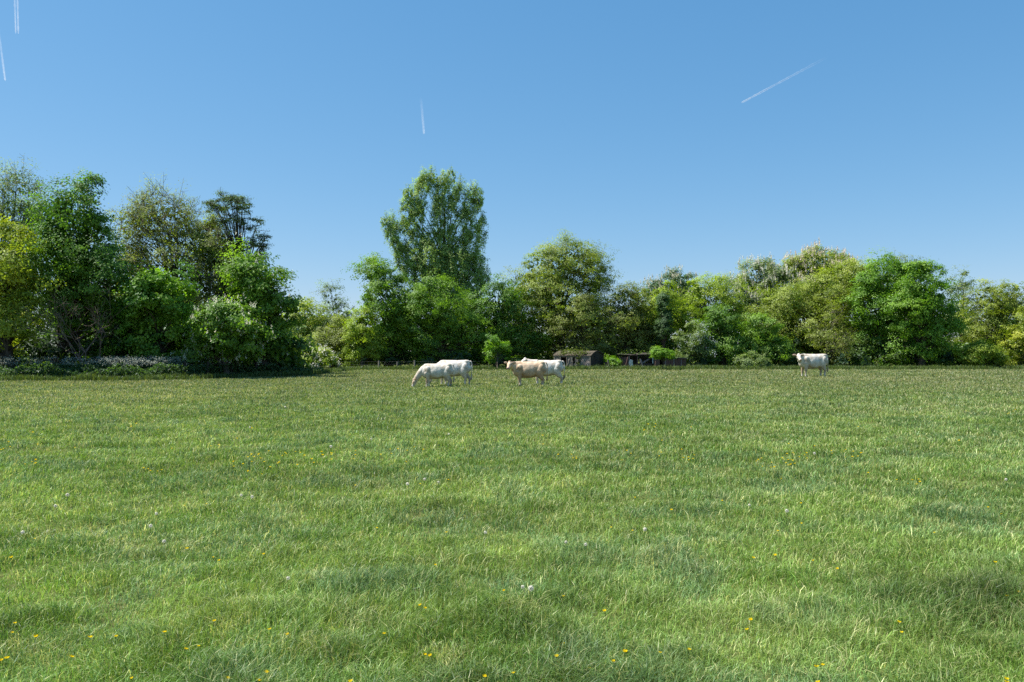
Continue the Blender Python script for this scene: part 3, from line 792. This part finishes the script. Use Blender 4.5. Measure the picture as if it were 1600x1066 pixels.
bV, bF, bT = flower_mesh_buttercup()
butter = mesh_obj("buttercup", bV, bF, M_BLOSSOM, None, bT)
cV, cF, cT = flower_mesh_clock()
clock = mesh_obj("dandelion_clock", cV, cF, M_BLOSSOM, None, cT)
near_b = [(13, 1014), (184, 983), (284, 1005), (426, 974), (455, 975), (394, 1049), (411, 1037), (436, 1058), (346, 1045), (213, 1041), (258, 982), (338, 961), (140, 990), (102, 1017), (23, 957), (18, 967), (55, 981), (57, 827), (23, 861), (308, 995), (2, 1011), (664, 934), (660, 936), (806, 1031), (565, 1049), (552, 1044), (574, 1055), (570, 1050), (878, 985), (871, 1005), (918, 1020), (959, 1007), (974, 1003), (1028, 1001), (947, 943), (659, 1001), (680, 1000), (600, 972), (882, 920), (789, 910), (756, 1035), (1172, 971), (1174, 953), (1285, 1019), (1285, 1052), (1316, 1056), (1562, 1042), (1566, 1046), (1591, 918), (1576, 920), (1550, 872), (1543, 788), (1566, 797), (1461, 823), (1309, 877), (1272, 870), (1395, 961), (1407, 971), (1217, 823), (1128, 782), (1275, 1031), (1072, 996), (291, 778), (556, 752), (655, 750), (990, 769), (1049, 793)]
rngf = np.random.default_rng(8)
for (x0, x1, y0, y1, k) in [(420, 640, 698, 722, 26), (385, 425, 708, 716, 7), (350, 470, 716, 735, 12), (1190, 1262, 702, 722, 16), (1296, 1346, 703, 716, 9), (30, 60, 708, 728, 6), (225, 255, 724, 734, 5), (0, 20, 690, 700, 4), (960, 1100, 700, 720, 9), (880, 900, 705, 718, 4), (1180, 1240, 715, 730, 8), (1400, 1450, 740, 748, 5), (1500, 1600, 640, 648, 5), (1000, 1060, 660, 672, 5), (40, 420, 655, 700, 12), (600, 1500, 650, 760, 18), (0, 1600, 770, 900, 14)]:
    for _ in range(k): near_b.append((rngf.uniform(x0, x1), rngf.uniform(y0, y1)))
near_c = [(91, 779), (109, 767), (46, 814), (3, 768), (235, 813), (262, 832), (243, 789), (374, 764), (396, 768), (451, 893), (639, 749), (663, 741), (687, 742), (758, 823), (813, 900), (828, 912), (882, 836), (914, 843), (1005, 821), (1171, 782), (1233, 793), (1569, 739), (515, 697), (449, 637), (395, 665), (578, 682), (700, 675), (1270, 706)]


def plant(src, pts, label, cat, group, hz, first=[None]):
    tag(src, label, cat, group)
    for k, (px, py) in enumerate(pts):
        o = src if k == 0 else src.copy()
        if k: col.objects.link(o)
        d = EYE * FPX / (py - HOR)
        d2 = (EYE - hz) * FPX / (py - HOR)          # the head, not the foot, sits at the pixel
        x = (px - 800) / FPX * d2
        s = rngf.uniform(.5, .76)
        s *= 1 + np.clip((d2 - 7) / 16, 0, .7)
        o.location = (x, d2, float(gz(x, d2)))
        o.scale = (s, s, s)
        o.rotation_euler = (rngf.normal(0, .12) + .15, rngf.normal(0, .15), rngf.uniform(0, 6.28))


plant(butter, near_b, 'small yellow buttercup flower standing in the meadow grass', 'buttercup', 'yellow buttercups scattered through the grass', .12)
plant(clock, near_c, 'round white dandelion seed head standing above the grass', 'dandelion clock', 'dandelion seed heads scattered over the meadow', .15)


# ----------------------------------------------------------------- cattle
def coat(name, c_top, c_low, c_pale, zmid):
    m, n, l = new_mat(name)
    tc = n.new("ShaderNodeTexCoord"); sx = n.new("ShaderNodeSeparateXYZ"); l.new(tc.outputs["Object"], sx.inputs[0])
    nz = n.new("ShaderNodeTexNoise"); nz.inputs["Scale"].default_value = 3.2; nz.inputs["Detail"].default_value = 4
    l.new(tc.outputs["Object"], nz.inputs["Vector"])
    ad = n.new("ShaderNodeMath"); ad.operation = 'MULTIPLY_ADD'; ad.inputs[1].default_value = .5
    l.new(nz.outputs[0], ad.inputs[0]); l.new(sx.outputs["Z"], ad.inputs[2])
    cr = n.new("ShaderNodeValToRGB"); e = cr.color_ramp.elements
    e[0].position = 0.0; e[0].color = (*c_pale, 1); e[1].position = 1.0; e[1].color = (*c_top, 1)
    for p_, c_ in ((.30, c_pale), (.42, c_low), (.62, c_low)):  # lower flank's shading painted into the coat colour, along with belly dirt
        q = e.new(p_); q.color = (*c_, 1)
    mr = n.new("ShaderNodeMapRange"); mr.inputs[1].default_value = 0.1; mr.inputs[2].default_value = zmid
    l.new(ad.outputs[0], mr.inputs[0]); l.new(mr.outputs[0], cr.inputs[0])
    n2 = n.new("ShaderNodeTexNoise"); n2.inputs["Scale"].default_value = 26; n2.inputs["Detail"].default_value = 3
    mp = n.new("ShaderNodeMapping"); mp.inputs["Scale"].default_value = (1, 1, .35)
    l.new(tc.outputs["Object"], mp.inputs[0]); l.new(mp.outputs[0], n2.inputs["Vector"])
    p = n.new("ShaderNodeBsdfPrincipled"); p.inputs["Roughness"].default_value = .75; p.inputs["Specular IOR Level"].default_value = .25
    p.inputs["Sheen Weight"].default_value = .15
    n3 = n.new("ShaderNodeTexNoise"); n3.inputs["Scale"].default_value = 4.5; n3.inputs["Detail"].default_value = 5
    l.new(tc.outputs["Object"], n3.inputs["Vector"])
    c3 = n.new("ShaderNodeValToRGB"); c3.color_ramp.elements[0].position = .36; c3.color_ramp.elements[0].color = (.66, .57, .47, 1)
    c3.color_ramp.elements[1].position = .58; c3.color_ramp.elements[1].color = (1.05, 1.05, 1.05, 1)
    l.new(n3.outputs[0], c3.inputs[0])
    mm = n.new("ShaderNodeMix"); mm.data_type = 'RGBA'; mm.blend_type = 'MULTIPLY'; mm.inputs[0].default_value = .85
    l.new(cr.outputs[0], mm.inputs[6]); l.new(c3.outputs[0], mm.inputs[7])
    l.new(mm.outputs[2], p.inputs["Base Color"])
    b = n.new("ShaderNodeBump"); b.inputs["Strength"].default_value = .35; b.inputs["Distance"].default_value = .02
    l.new(n2.outputs[0], b.inputs["Height"]); l.new(b.outputs[0], p.inputs["Normal"])
    o = n.new("ShaderNodeOutputMaterial"); l.new(p.outputs[0], o.inputs[0])
    return m


def flat(name, c, rough=.6):
    return rough_mat(name, tuple(v * .8 for v in c), c, 12, rough, (1, 1, 1), 0)


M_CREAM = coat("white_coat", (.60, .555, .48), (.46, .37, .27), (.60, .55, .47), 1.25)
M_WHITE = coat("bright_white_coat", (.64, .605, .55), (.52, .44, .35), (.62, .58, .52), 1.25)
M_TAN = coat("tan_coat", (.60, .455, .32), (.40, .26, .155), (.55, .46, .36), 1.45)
M_NOSE = flat("pink_nose", (.34, .22, .19), .4)
M_EYE = flat("dark_eye", (.02, .015, .012), .15)
M_HOOF = flat("hoof", (.09, .075, .06), .5)
M_EAR = flat("ear", (.50, .36, .27), .7)
M_TAIL = flat("tail_tuft", (.16, .12, .09), .9)
M_HORN = flat("horn", (.55, .48, .36), .4)


def cow(label, px, D, hgt, heading, mat, pose, seed, group, tailmat=None, tuft=None):
    """built facing +X, 1.40 m at the back, then scaled; heading = world angle of its nose"""
    rng = random.Random(seed)
    s = hgt / 1.34
    x = (px - 800) / FPX * D
    root = empty("cow", (x, D, float(gz(x, D)) - .085), heading)
    root.scale = (s, s, s)
    tag(root, label, 'cow', group)
    m = MB()
    # trunk of the body
    sec = [(-.90, 1.12, .10, .09), (-.86, 1.10, .22, .18), (-.74, 1.08, .31, .27), (-.55, 1.07, .31, .27), (-.3, 1.0, .365, .275),
           (0, .975, .395, .32), (.25, .975, .395, .29), (.45, .985, .385, .235), (.62, 1.0, .34, .24), (.74, 1.02, .26, .19), (.80, 1.03, .16, .12)]
    m.loft([(a, 0, z - .035) for a, z, h, w in sec], [w for *_, w in sec], [h * 1.06 + .02 for a, z, h, w in sec], k=20)
    m.ball((-.70, .12, 1.30), (.16, .10, .085)); m.ball((-.70, -.12, 1.30), (.16, .10, .085))      # hook bones
    m.ball((.47, 0, 1.30), (.22, .09, .085))                                                       # withers
    for sy in (1, -1):
        m.ball((.42, .20 * sy, .98), (.17, .085, .27), (0, .25, 0))                               # shoulder blade
        m.ball((.56, .18 * sy, .84), (.12, .10, .13))                                             # point of shoulder
        m.ball((-.62, .20 * sy, .98), (.20, .115, .26), (0, -.2, 0))                              # thigh
        m.ball((-.80, .10 * sy, 1.17), (.10, .075, .10))                                          # pin bone
        m.ball((0, .245 * sy, .86), (.40, .085, .28))                                               # barrel
    m.loft([(.62, 0, .90), (.78, 0, .92), (.90, 0, 1.02)], [.03, .03, .025], [.16, .12, .08], k=8)   # dewlap
    m.ball((.66, 0, .78), (.14, .10, .14))                                                         # brisket
    m.ball((-.38, 0, .66), (.16, .10, .09))                                                        # belly / udder
    # neck and head
    if pose == 'graze':
        npts = [(.50, 0, 1.10), (.72, .0, 1.00), (.93, .02, .80), (1.10, .04, .58), (1.17, .05, .46)]
        nh = [.30, .25, .19, .15, .12]; nw = [.20, .16, .125, .105, .10]
        poll = np.array([1.17, .05, .47]); fwd = np.array([.38, .05, -.92]); upv = np.array([.92, 0, .38])
    elif pose == 'look':
        npts = [(.50, 0, 1.10), (.70, .03, 1.13), (.88, .10, 1.17), (.98, .19, 1.22)]
        nh = [.30, .25, .19, .15]; nw = [.20, .165, .13, .115]
        poll = np.array([.99, .20, 1.275]); fwd = np.array([.26, .86, -.50]); upv = np.array([.14, .46, .88])
    else:   # ahead, head level with the back
        npts = [(.50, 0, 1.12), (.72, .0, 1.17), (.92, .0, 1.25), (1.06, .0, 1.33)]
        nh = [.30, .25, .19, .15]; nw = [.20, .165, .13, .115]
        poll = np.array([1.06, 0, 1.38]); fwd = np.array([.85, .0, -.52]); upv = np.array([.52, 0, .85])
    m.loft(npts, nw, nh, k=16)
    fwd = unit(fwd); side = unit(np.cross(upv, fwd)); upv = np.cross(fwd, side)
    hs = [(-.05, .08, .08), (.02, .115, .115), (.10, .13, .13), (.17, .118, .128), (.26, .088, .108), (.36, .072, .088), (.43, .088, .085), (.49, .078, .068), (.515, .05, .045)]
    m.loft([poll + fwd * a - upv * (.05 * a) for a, w, h in hs], [w for a, w, h in hs], [h for a, w, h in hs], k=14, up=upv)
    m.ball(poll + upv * .10, (.075, .075, .055))
    # legs
    feet = []
    for sy in (1, -1):
        st = rng.uniform(-.10, .10)
        c = [(.46, .13 * sy, 1.0), (.50, .175 * sy, .82), (.47 + st * .3, .17 * sy, .64), (.50 + st * .7, .16 * sy, .40), (.49 + st, .155 * sy, .26), (.49 + st, .155 * sy, .12), (.515 + st, .155 * sy, .05)]
        m.loft(c, [.08, .10, .085, .056, .042, .045, .055], [.20, .19, .125, .07, .048, .052, .062], k=10, up=(1, 0, 0)); feet.append(c[-1])
        st = rng.uniform(-.14, .08)
        c = [(-.66, .14 * sy, 1.05), (-.60, .19 * sy, .88), (-.55 + st * .3, .19 * sy, .70), (-.66 + st * .6, .18 * sy, .52), (-.74 + st, .17 * sy, .42), (-.71 + st, .165 * sy, .26), (-.70 + st, .165 * sy, .12), (-.67 + st, .165 * sy, .05)]
        m.loft(c, [.12, .135, .11, .075, .055, .045, .05, .058], [.26, .27, .20, .11, .078, .056, .056, .064], k=10, up=(1, 0, 0)); feet.append(c[-1])
    raw = m.build("body", mat, root)
    md = raw.modifiers.new("r", 'REMESH'); md.mode = 'VOXEL'; md.voxel_size = .018
    md2 = raw.modifiers.new("s", 'SMOOTH'); md2.factor = .5; md2.iterations = 9
    bpy.context.view_layer.update()
    ev = raw.evaluated_get(bpy.context.evaluated_depsgraph_get())
    me = bpy.data.meshes.new_from_object(ev)
    raw.modifiers.clear(); raw.data = me; me.name = "body"
    me.polygons.foreach_set("use_smooth", np.ones(len(me.polygons), bool))
    me.materials.clear(); me.materials.append(mat)
    for sy in (1, -1):
        e = MB(); e.ball(poll + fwd * .14 + side * .118 * sy + upv * .03, .022, nu=10, nv=6); e.build("eye", M_EYE, root, True)
        e = MB()
        b0 = poll + side * .10 * sy - fwd * .01 + upv * .03
        tip = unit(side * sy * 1.0 - upv * .12 - fwd * .22)
        e.loft([b0, b0 + tip * .07, b0 + tip * .15, b0 + tip * .21, b0 + tip * .24], [.018, .022, .022, .016, .006], [.035, .062, .068, .045, .012], k=10, up=upv)
        e.build("ear", M_EAR if mat is not M_WHITE else mat, root, True)
        nn = MB(); nn.ball(poll + fwd * .515 + side * .034 * sy + upv * .012, (.014, .014, .014), nu=8, nv=5); nn.build("nostril", M_EYE, root, True)
    e = MB(); e.loft([poll + fwd * .485, poll + fwd * .512, poll + fwd * .528], [.074, .062, .03], [.058, .05, .024], k=12, up=upv); e.build("nose", M_NOSE, root, True)
    for f in feet:
        h = MB(); h.loft([(f[0] + .005, f[1], .085), (f[0] + .02, f[1], .05), (f[0] + .035, f[1], .0)], [.05, .058, .064], [.055, .068, .078], k=10, up=(1, 0, 0)); h.build("hoof", M_HOOF, root, True)
    t = MB(); t.loft([(-.86, 0, 1.32), (-.93, 0, 1.30), (-.975, .01, 1.18), (-.985, .02, .95), (-.97, .03, .68), (-.965, .03, .58)], [.035, .035, .028, .022, .02, .02], k=8, up=(0, 1, 0))
    tl = t.build("tail", tailmat or mat, root, True)
    t = MB(); t.loft([(-.965, .03, .62), (-.965, .03, .52), (-.96, .035, .42), (-.955, .035, .33)], [.022, .042, .045, .012], k=8, up=(0, 1, 0)); t.build("tail_tuft", tuft or mat, tl, True)
    return root


CG = 'pale cattle standing in the meadow'
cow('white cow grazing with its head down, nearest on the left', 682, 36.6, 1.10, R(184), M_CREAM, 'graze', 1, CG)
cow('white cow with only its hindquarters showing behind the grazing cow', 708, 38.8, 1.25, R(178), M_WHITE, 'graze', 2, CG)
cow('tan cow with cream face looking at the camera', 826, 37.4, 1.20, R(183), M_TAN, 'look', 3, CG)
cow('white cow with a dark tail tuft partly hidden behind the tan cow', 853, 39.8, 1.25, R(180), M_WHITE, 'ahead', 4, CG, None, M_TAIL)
cow('white cow standing alone on the right with its head turned to the camera', 1269, 51.3, 1.50, R(192), M_CREAM, 'look', 5, CG)


# ----------------------------------------------------------------- sheds
def planks(m, p0, p1, z0, z1, n_, thick, rng, gap=.012, skip=()):
    p0 = np.array(p0, float); p1 = np.array(p1, float); d = p1 - p0; L = np.linalg.norm(d); ang = math.atan2(d[1], d[0])
    for k in range(n_):
        if k in skip: continue
        c = p0 + d * (k + .5) / n_
        a, b_ = z0 + rng.uniform(-.03, .05), z1 + rng.uniform(-.03, .02)
        m.box((c[0] + rng.uniform(-.006, .006), c[1] + rng.uniform(-.006, .006), (a + b_) / 2), (L / n_ - gap, thick, b_ - a), (0, rng.uniform(-.012, .012), ang))


def arched_shed():
    rng = random.Random(4)
    D = 73.6
    cx = (923 - 800) / FPX * D
    root = empty("arched_shed", (cx, D, 0), R(-32))
    tag(root, 'weathered plank shed with an arched roof, broken openings and climbing weeds', 'shed')
    L, W, E_, A = 3.85, 2.7, 1.22, .44            # length (local -x), width (local +y), eaves height, arch rise
    m = MB()
    planks(m, (-L, 0), (0, 0), 0, E_, 26, .03, rng, skip=(5, 6, 7, 8, 13, 14))
    sw = m.build("side_wall", M_WOOD, root)
    m = MB(); planks(m, (-L + .73, .03), (-L + 1.33, .03), 0, .30, 4, .03, rng); planks(m, (-L + 1.93, .03), (-L + 2.22, .03), 0, .5, 2, .03, rng)
    m.build("sill_boards", M_WOOD, root)
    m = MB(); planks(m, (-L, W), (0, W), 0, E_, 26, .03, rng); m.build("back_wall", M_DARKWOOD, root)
    for xe, nm, mt in ((0.0, "end_wall", M_DARKWOOD), (-L, "end_wall", M_WOOD)):  # near end gets darker boards: its shade is put into the colour
        m = MB(); nb = 15
        for k in range(nb):
            y = (k + .5) / nb * W
            top = E_ + A * (1 - ((y - W / 2) / (W / 2)) ** 2) - .03
            m.box((xe, y, top / 2), (.03, W / nb - .012, top + rng.uniform(-.02, .01)))
        m.build(nm, mt, root)
    m = MB()
    for xc in (-L + .70, -L + 1.36, -L + 1.88, -.75, -2.75 + .9): m.box((xc, -.035, E_ / 2), (.07, .04, E_))
    m.box((-L / 2, -.04, E_ - .05), (L, .05, .09)); m.box((-L + 1.63, -.045, .80), (.07, .03, 1.05), (0, .42, 0))
    m.box((-L + .05, -.03, E_ / 2), (.1, .05, E_)); m.box((-.04, -.03, E_ / 2), (.1, .05, E_))
    m.build("frame", M_POST, root)
    m = MB()                                        # door in the end wall
    for k in range(6): m.box((.035, .85 + k * .17, .62), (.03, .155, 1.2))
    m.box((.06, 1.28, 1.0), (.02, 1.0, .09)); m.box((.06, 1.28, .3), (.02, 1.0, .09))
    m.build("door", M_DARKWOOD, root)
    # arched roof shell with overhang
    nseg = 14; V = []; Q = []
    for off, lift in ((0, 0), (0, .045)):
        for xe in (-L - .08, 0.08):
            for k in range(nseg + 1):
                y = -.09 + (W + .18) * k / nseg
                z = E_ + A * (1 - ((y - W / 2) / (W / 2 + .09)) ** 2) + lift + .005
                V.append((xe, y, z))
    n1 = nseg + 1
    for k in range(nseg):
        Q.append((k, k + 1, n1 + k + 1, n1 + k)); Q.append((2 * n1 + k, 3 * n1 + k, 3 * n1 + k + 1, 2 * n1 + k + 1))
        Q.append((k, 2 * n1 + k, 2 * n1 + k + 1, k + 1)); Q.append((n1 + k, n1 + k + 1, 3 * n1 + k + 1, 3 * n1 + k))
    Q += [(0, n1, 3 * n1, 2 * n1), (nseg, 2 * n1 + nseg, 3 * n1 + nseg, n1 + nseg)]
    mesh_obj("roof", np.array(V), np.array(Q), M_ROOF, root)
    m = MB()                                        # bargeboard following the arch
    P = [(.10, -.09 + (W + .18) * k / 12, E_ - .02 + A * (1 - ((-.09 + (W + .18) * k / 12 - W / 2) / (W / 2 + .09)) ** 2)) for k in range(13)]
    m.loft(P, .018, .045, k=4); m.build("bargeboard", M_DARKWOOD, root)
    return root


arched_shed()


def climbing(name, label, cat, spots, pal, seed, leaf=.13, n_=60, group=None):
    rng = np.random.default_rng(seed); P = []
    for (px, py, d, r) in spots:
        P.append(at(px, py, d) + rng.normal(size=(n_, 3)) * r * np.array([1, .5, .6]))
    P = np.concatenate(P); P[:, 2] = np.maximum(P[:, 2], .05)
    V, Q = leaf_quads(P, rng.normal(size=P.shape) + np.array([0, -.5, .7]), leaf * rng.uniform(.6, 1.4, len(P)), rng)
    t = np.array(PAL[pal])[rng.integers(0, 3, len(P))] * rng.uniform(.7, 1.3, (len(P), 1))
    o = mesh_obj(name, V, Q, M_LEAF, None, np.repeat(t, 4, 0))
    tag(o, label, cat, group)
    return o


climbing('ivy', 'yellow green creeper hanging over the roof edge of the arched shed', 'creeper', [(880, 552, 75.2, .3), (888, 550, 75.2, .3), (898, 551, 74.6, .25), (907, 552, 74.2, .25), (914, 551, 74, .2), (905, 560, 74.2, .12), (905, 566, 74.2, .12), (883, 549, 74.6, .3), (893, 549, 74.2, .3), (902, 549, 73.8, .28)], 'lime', 1, .14, 75)
climbing('weed_clump', 'green weeds growing against the long wall of the arched shed', 'weeds', [(884, 575, 74.6, .25), (895, 574, 74.4, .25), (905, 573, 74, .28), (912, 575, 73.6, .22), (875, 575, 75, .25), (950, 572, 74, .3)], 'mid', 2)


def lean_to():
    rng = random.Random(9); D = 75.2
    x0 = (967 - 800) / FPX * D; x1 = (1020 - 800) / FPX * D; W = x1 - x0
    root = empty("lean_to_shed", (x0, D, 0), R(-3))
    tag(root, 'open fronted tumbledown lean-to with a pale corner post and dark inside', 'shed')
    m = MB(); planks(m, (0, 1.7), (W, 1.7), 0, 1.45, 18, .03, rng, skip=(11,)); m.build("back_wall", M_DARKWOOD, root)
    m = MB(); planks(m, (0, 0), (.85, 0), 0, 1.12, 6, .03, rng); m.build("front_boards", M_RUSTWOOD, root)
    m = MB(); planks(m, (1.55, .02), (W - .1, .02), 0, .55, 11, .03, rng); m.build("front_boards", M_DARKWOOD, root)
    m = MB(); m.box((.95, 0, .6), (.1, .1, 1.2)); m.build("post", M_POST, root)
    m = MB(); m.box((1.72, 0, .6), (.09, .09, 1.2), (0, .05, 0)); m.build("post", M_RUSTWOOD, root)
    m = MB(); m.box((W - .03, -.02, .95), (.075, .075, .85)); o = m.build("post", M_PALE, root); o["label"] = "pale painted corner post"
    m = MB(); m.box((.78, .85, 1.36), (1.75, 2.0, .035), (.05, .07, 0.03)); m.box((2.45, .9, 1.42), (1.5, 1.9, .035), (.08, -.05, -.02)); m.build("roof", M_DARKWOOD, root)
    m = MB(); m.box((W / 2 + .5, -.17, 1.33), (W * .6, .03, .06), (0, -.04, 0)); m.build("fascia", M_DARKWOOD, root)
    m = MB(); m.box((2.5, .3, .72), (.9, .05, .12), (0, -.5, .2)); m.box((2.2, .4, .62), (.6, .05, .09), (0, .15, .1)); m.build("fallen_rafter", M_WOOD, root)
    return root


lean_to()


def low_hut():
    rng = random.Random(12); D = 75
    x0 = (1022 - 800) / FPX * D; x1 = (1072 - 800) / FPX * D; W = x1 - x0
    root = empty("low_hut", (x0, D, 0), R(2))
    tag(root, 'low reddish brown plank hut with a pale strip of roof right of the round sapling', 'hut')
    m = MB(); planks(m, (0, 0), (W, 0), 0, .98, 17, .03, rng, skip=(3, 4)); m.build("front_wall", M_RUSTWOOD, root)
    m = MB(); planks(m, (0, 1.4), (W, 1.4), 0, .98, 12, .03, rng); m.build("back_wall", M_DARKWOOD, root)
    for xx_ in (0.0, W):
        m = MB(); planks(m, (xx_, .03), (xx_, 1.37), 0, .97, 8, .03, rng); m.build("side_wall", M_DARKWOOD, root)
    m = MB(); m.box((W / 2 + .1, .68, 1.02), (W + .1, 1.7, .04), (-.05, .03, 0)); m.build("roof", M_WOOD, root)
    for k in (.35, .62, .85):
        m = MB(); m.box((W * k, -.04, .5), (.06, .05, 1.0)); m.build("post", M_WOOD, root)


low_hut()
climbing('ivy', 'green creeper sprawling over the sagging roof of the open lean-to', 'creeper', [(972, 553, 75.2, .25), (985, 551, 75.6, .3), (1000, 551, 75.6, .25), (1014, 553, 75.0, .2), (1064, 560, 75.2, .2)], 'mid', 4, .14, 60)
for k_, (px_, D_, h_, tx, ty, lab) in enumerate([(979, 74.6, 1.15, .10, .22, 'leaning reddish timber left of the pale sheet at the lean-to'), (1003, 74.5, .95, -.1, -.38, 'slanting timber lying across the mouth of the lean-to'), (1024, 74.4, .75, .05, .12, 'short upright timber just left of the round sapling stem'), (951, 74.3, .85, 0, -.2, 'short leaning timber beside the arched shed end wall')]):
    r_ = empty('timber', ((px_ - 800) / FPX * D_, D_, 0)); tag(r_, lab, 'timber')
    m = MB(); m.box((0, 0, h_ / 2), (.09, .07, h_), (tx, ty, .3)); m.box((.03, .02, h_ * .55), (.05, .05, h_ * .8), (tx, ty * .7, .1)); m.build('beam', M_RUSTWOOD if k_ % 2 == 0 else M_WOOD, r_)
# the low broken plank fence between the two sheds
rng_ = random.Random(14); D = 74.6
root = empty("plank_fence", ((944 - 800) / FPX * D, D, 0))
tag(root, 'low broken plank fence joining the arched shed to the lean-to', 'fence')
m = MB(); planks(m, (0, 0), (1.35, .15), 0, .62, 11, .025, rng_, skip=(4,)); m.build("planks", M_RUSTWOOD, root)
m = MB(); m.box((.68, .11, .45), (1.35, .03, .08), (0, 0, .11)); m.build("rail", M_WOOD, root)
# a pale sheet propped in the lean-to mouth
D = 74.9
root = empty("metal_sheet", ((988 - 800) / FPX * D, D, 0), R(8))
tag(root, 'pale bent metal sheet propped upright at the mouth of the lean-to', 'metal sheet')
m = MB()
P = [(-.13 + .05 * math.sin(k), -.02 * k, .02 + k * .12) for k in range(8)]
m.loft(P, [.19, .2, .19, .17, .19, .2, .17, .1], .015, k=8, up=(0, 1, 0)); m.build("sheet", M_PALE, root)
m = MB(); m.box((.0, .05, .05), (.5, .12, .1), (0, 0, .3)); m.build("foot_block", M_WOOD, root)


# ----------------------------------------------------------------- post and wire fence
def wire_fence(label, pts, hpost, matp, seed):
    rng = random.Random(seed)
    W_ = [((px - 800) / FPX * d, d) for px, d in pts]
    root = empty("wire_fence", (*W_[0], 0))
    tag(root, label, 'fence')
    o0 = np.array([*W_[0], 0])
    tops = []
    for (x, y) in W_:
        m = MB(); h = hpost * rng.uniform(.9, 1.12); t = (rng.uniform(-.05, .05), rng.uniform(-.07, .07), rng.random())
        m.box((0, 0, h / 2), (.11, .11, h), t); m.box((0, 0, h + .012), (.09, .09, .03), t)
        p_ = m.build("post", matp, root); p_.location = np.array([x, y, -.02]) - o0
    for f in (.35, .62, .9):
        P0 = []; P1 = []
        for a_, b_ in zip(W_[:-1], W_[1:]):
            mid = ((a_[0] + b_[0]) / 2, (a_[1] + b_[1]) / 2, hpost * f - .03)
            P0 += [(*a_, hpost * f), mid]; P1 += [mid, (*b_, hpost * f)]
        V, Q = prisms(np.array(P0) - o0, np.array(P1) - o0, .0022, .0022, 4)
        mesh_obj("wire", V, Q, M_WIRE, root)


wire_fence('post and wire fence with grey posts behind the grazing cattle', [(529, 71.8), (592, 72.4), (621, 72.6), (648, 72.8), (706, 73.2), (764, 73.4)], .8, M_POST, 1)
wire_fence('dark post and wire fence in the deep shade under the left chestnuts', [(290, 47.5), (325, 48.4), (362, 49.6), (400, 51), (436, 52.6), (470, 54.5)], .95, M_DARKWOOD, 2)


# ----------------------------------------------------------------- contrails (ice trails about 9 km up)
M_TRAIL, n, l = new_mat("contrail_ice")
a = n.new("ShaderNodeAttribute"); a.attribute_name = "tint"
d = n.new("ShaderNodeBsdfDiffuse"); d.inputs[0].default_value = (.9, .9, .9, 1)
t2 = n.new("ShaderNodeBsdfTranslucent"); t2.inputs[0].default_value = (.9, .9, .9, 1)
mxx = n.new("ShaderNodeMixShader"); mxx.inputs[0].default_value = .5
l.new(d.outputs[0], mxx.inputs[1]); l.new(t2.outputs[0], mxx.inputs[2])
tr = n.new("ShaderNodeBsdfTransparent")
mx = n.new("ShaderNodeMixShader")
l.new(a.outputs["Fac"], mx.inputs[0]); l.new(tr.outputs[0], mx.inputs[1]); l.new(mxx.outputs[0], mx.inputs[2])
o = n.new("ShaderNodeOutputMaterial"); l.new(mx.outputs[0], o.inputs[0])


def contrail(label, p_new, p_old, D0, D1, sep, rad0, rad1, dens):
    A = at(*p_new, D0); B = at(*p_old, D1)
    root = None; m = MB(); T_ = []
    dirv = unit(B - A); side = unit(np.cross(dirv, (0, 0, 1)))
    K = 60; rg = np.random.default_rng(int(abs(p_new[0])))
    offs = (-.5, .5) if sep else (0,)
    for s in offs:
        f = np.linspace(0, 1, K)
        P = A + (B - A) * f[:, None] + side * s * sep
        r = (rad0 + (rad1 - rad0) * f) * np.where(f == 0, .4, 1) * rg.uniform(.75, 1.3, K)
        m.loft(P, r, k=10)
        al = dens * np.clip(1 - f ** 1.2, 0, 1) * rg.uniform(.6, 1.25, K)
        T_.append(np.concatenate([np.repeat(al, 10), [al[0], al[-1]]]))
    al = np.concatenate(T_)
    c = (A + B) / 2
    m.V = [v - c for v in m.V]
    o = m.build("contrail", M_TRAIL, None, True, np.repeat(al[:, None], 3, 1))
    o.location = c
    tag(o, label, 'contrail', 'contrails in the blue sky')


contrail('bright double contrail at the top left corner of the sky', (22.5, 50), (18, -70), 22000, 18000, 60, 18, 26, .15)
contrail('short contrail cut off by the left edge of the sky', (4.5, 124), (-10, 20), 26000, 21000, 0, 26, 30, .15)
contrail('faint short contrail high above the poplar', (662, 208), (657, 150), 33000, 28000, 40, 24, 30, .10)
contrail('long thin slanting contrail high on the right', (1160, 159), (1295, 87), 28000, 24500, 0, 24, 34, .17)
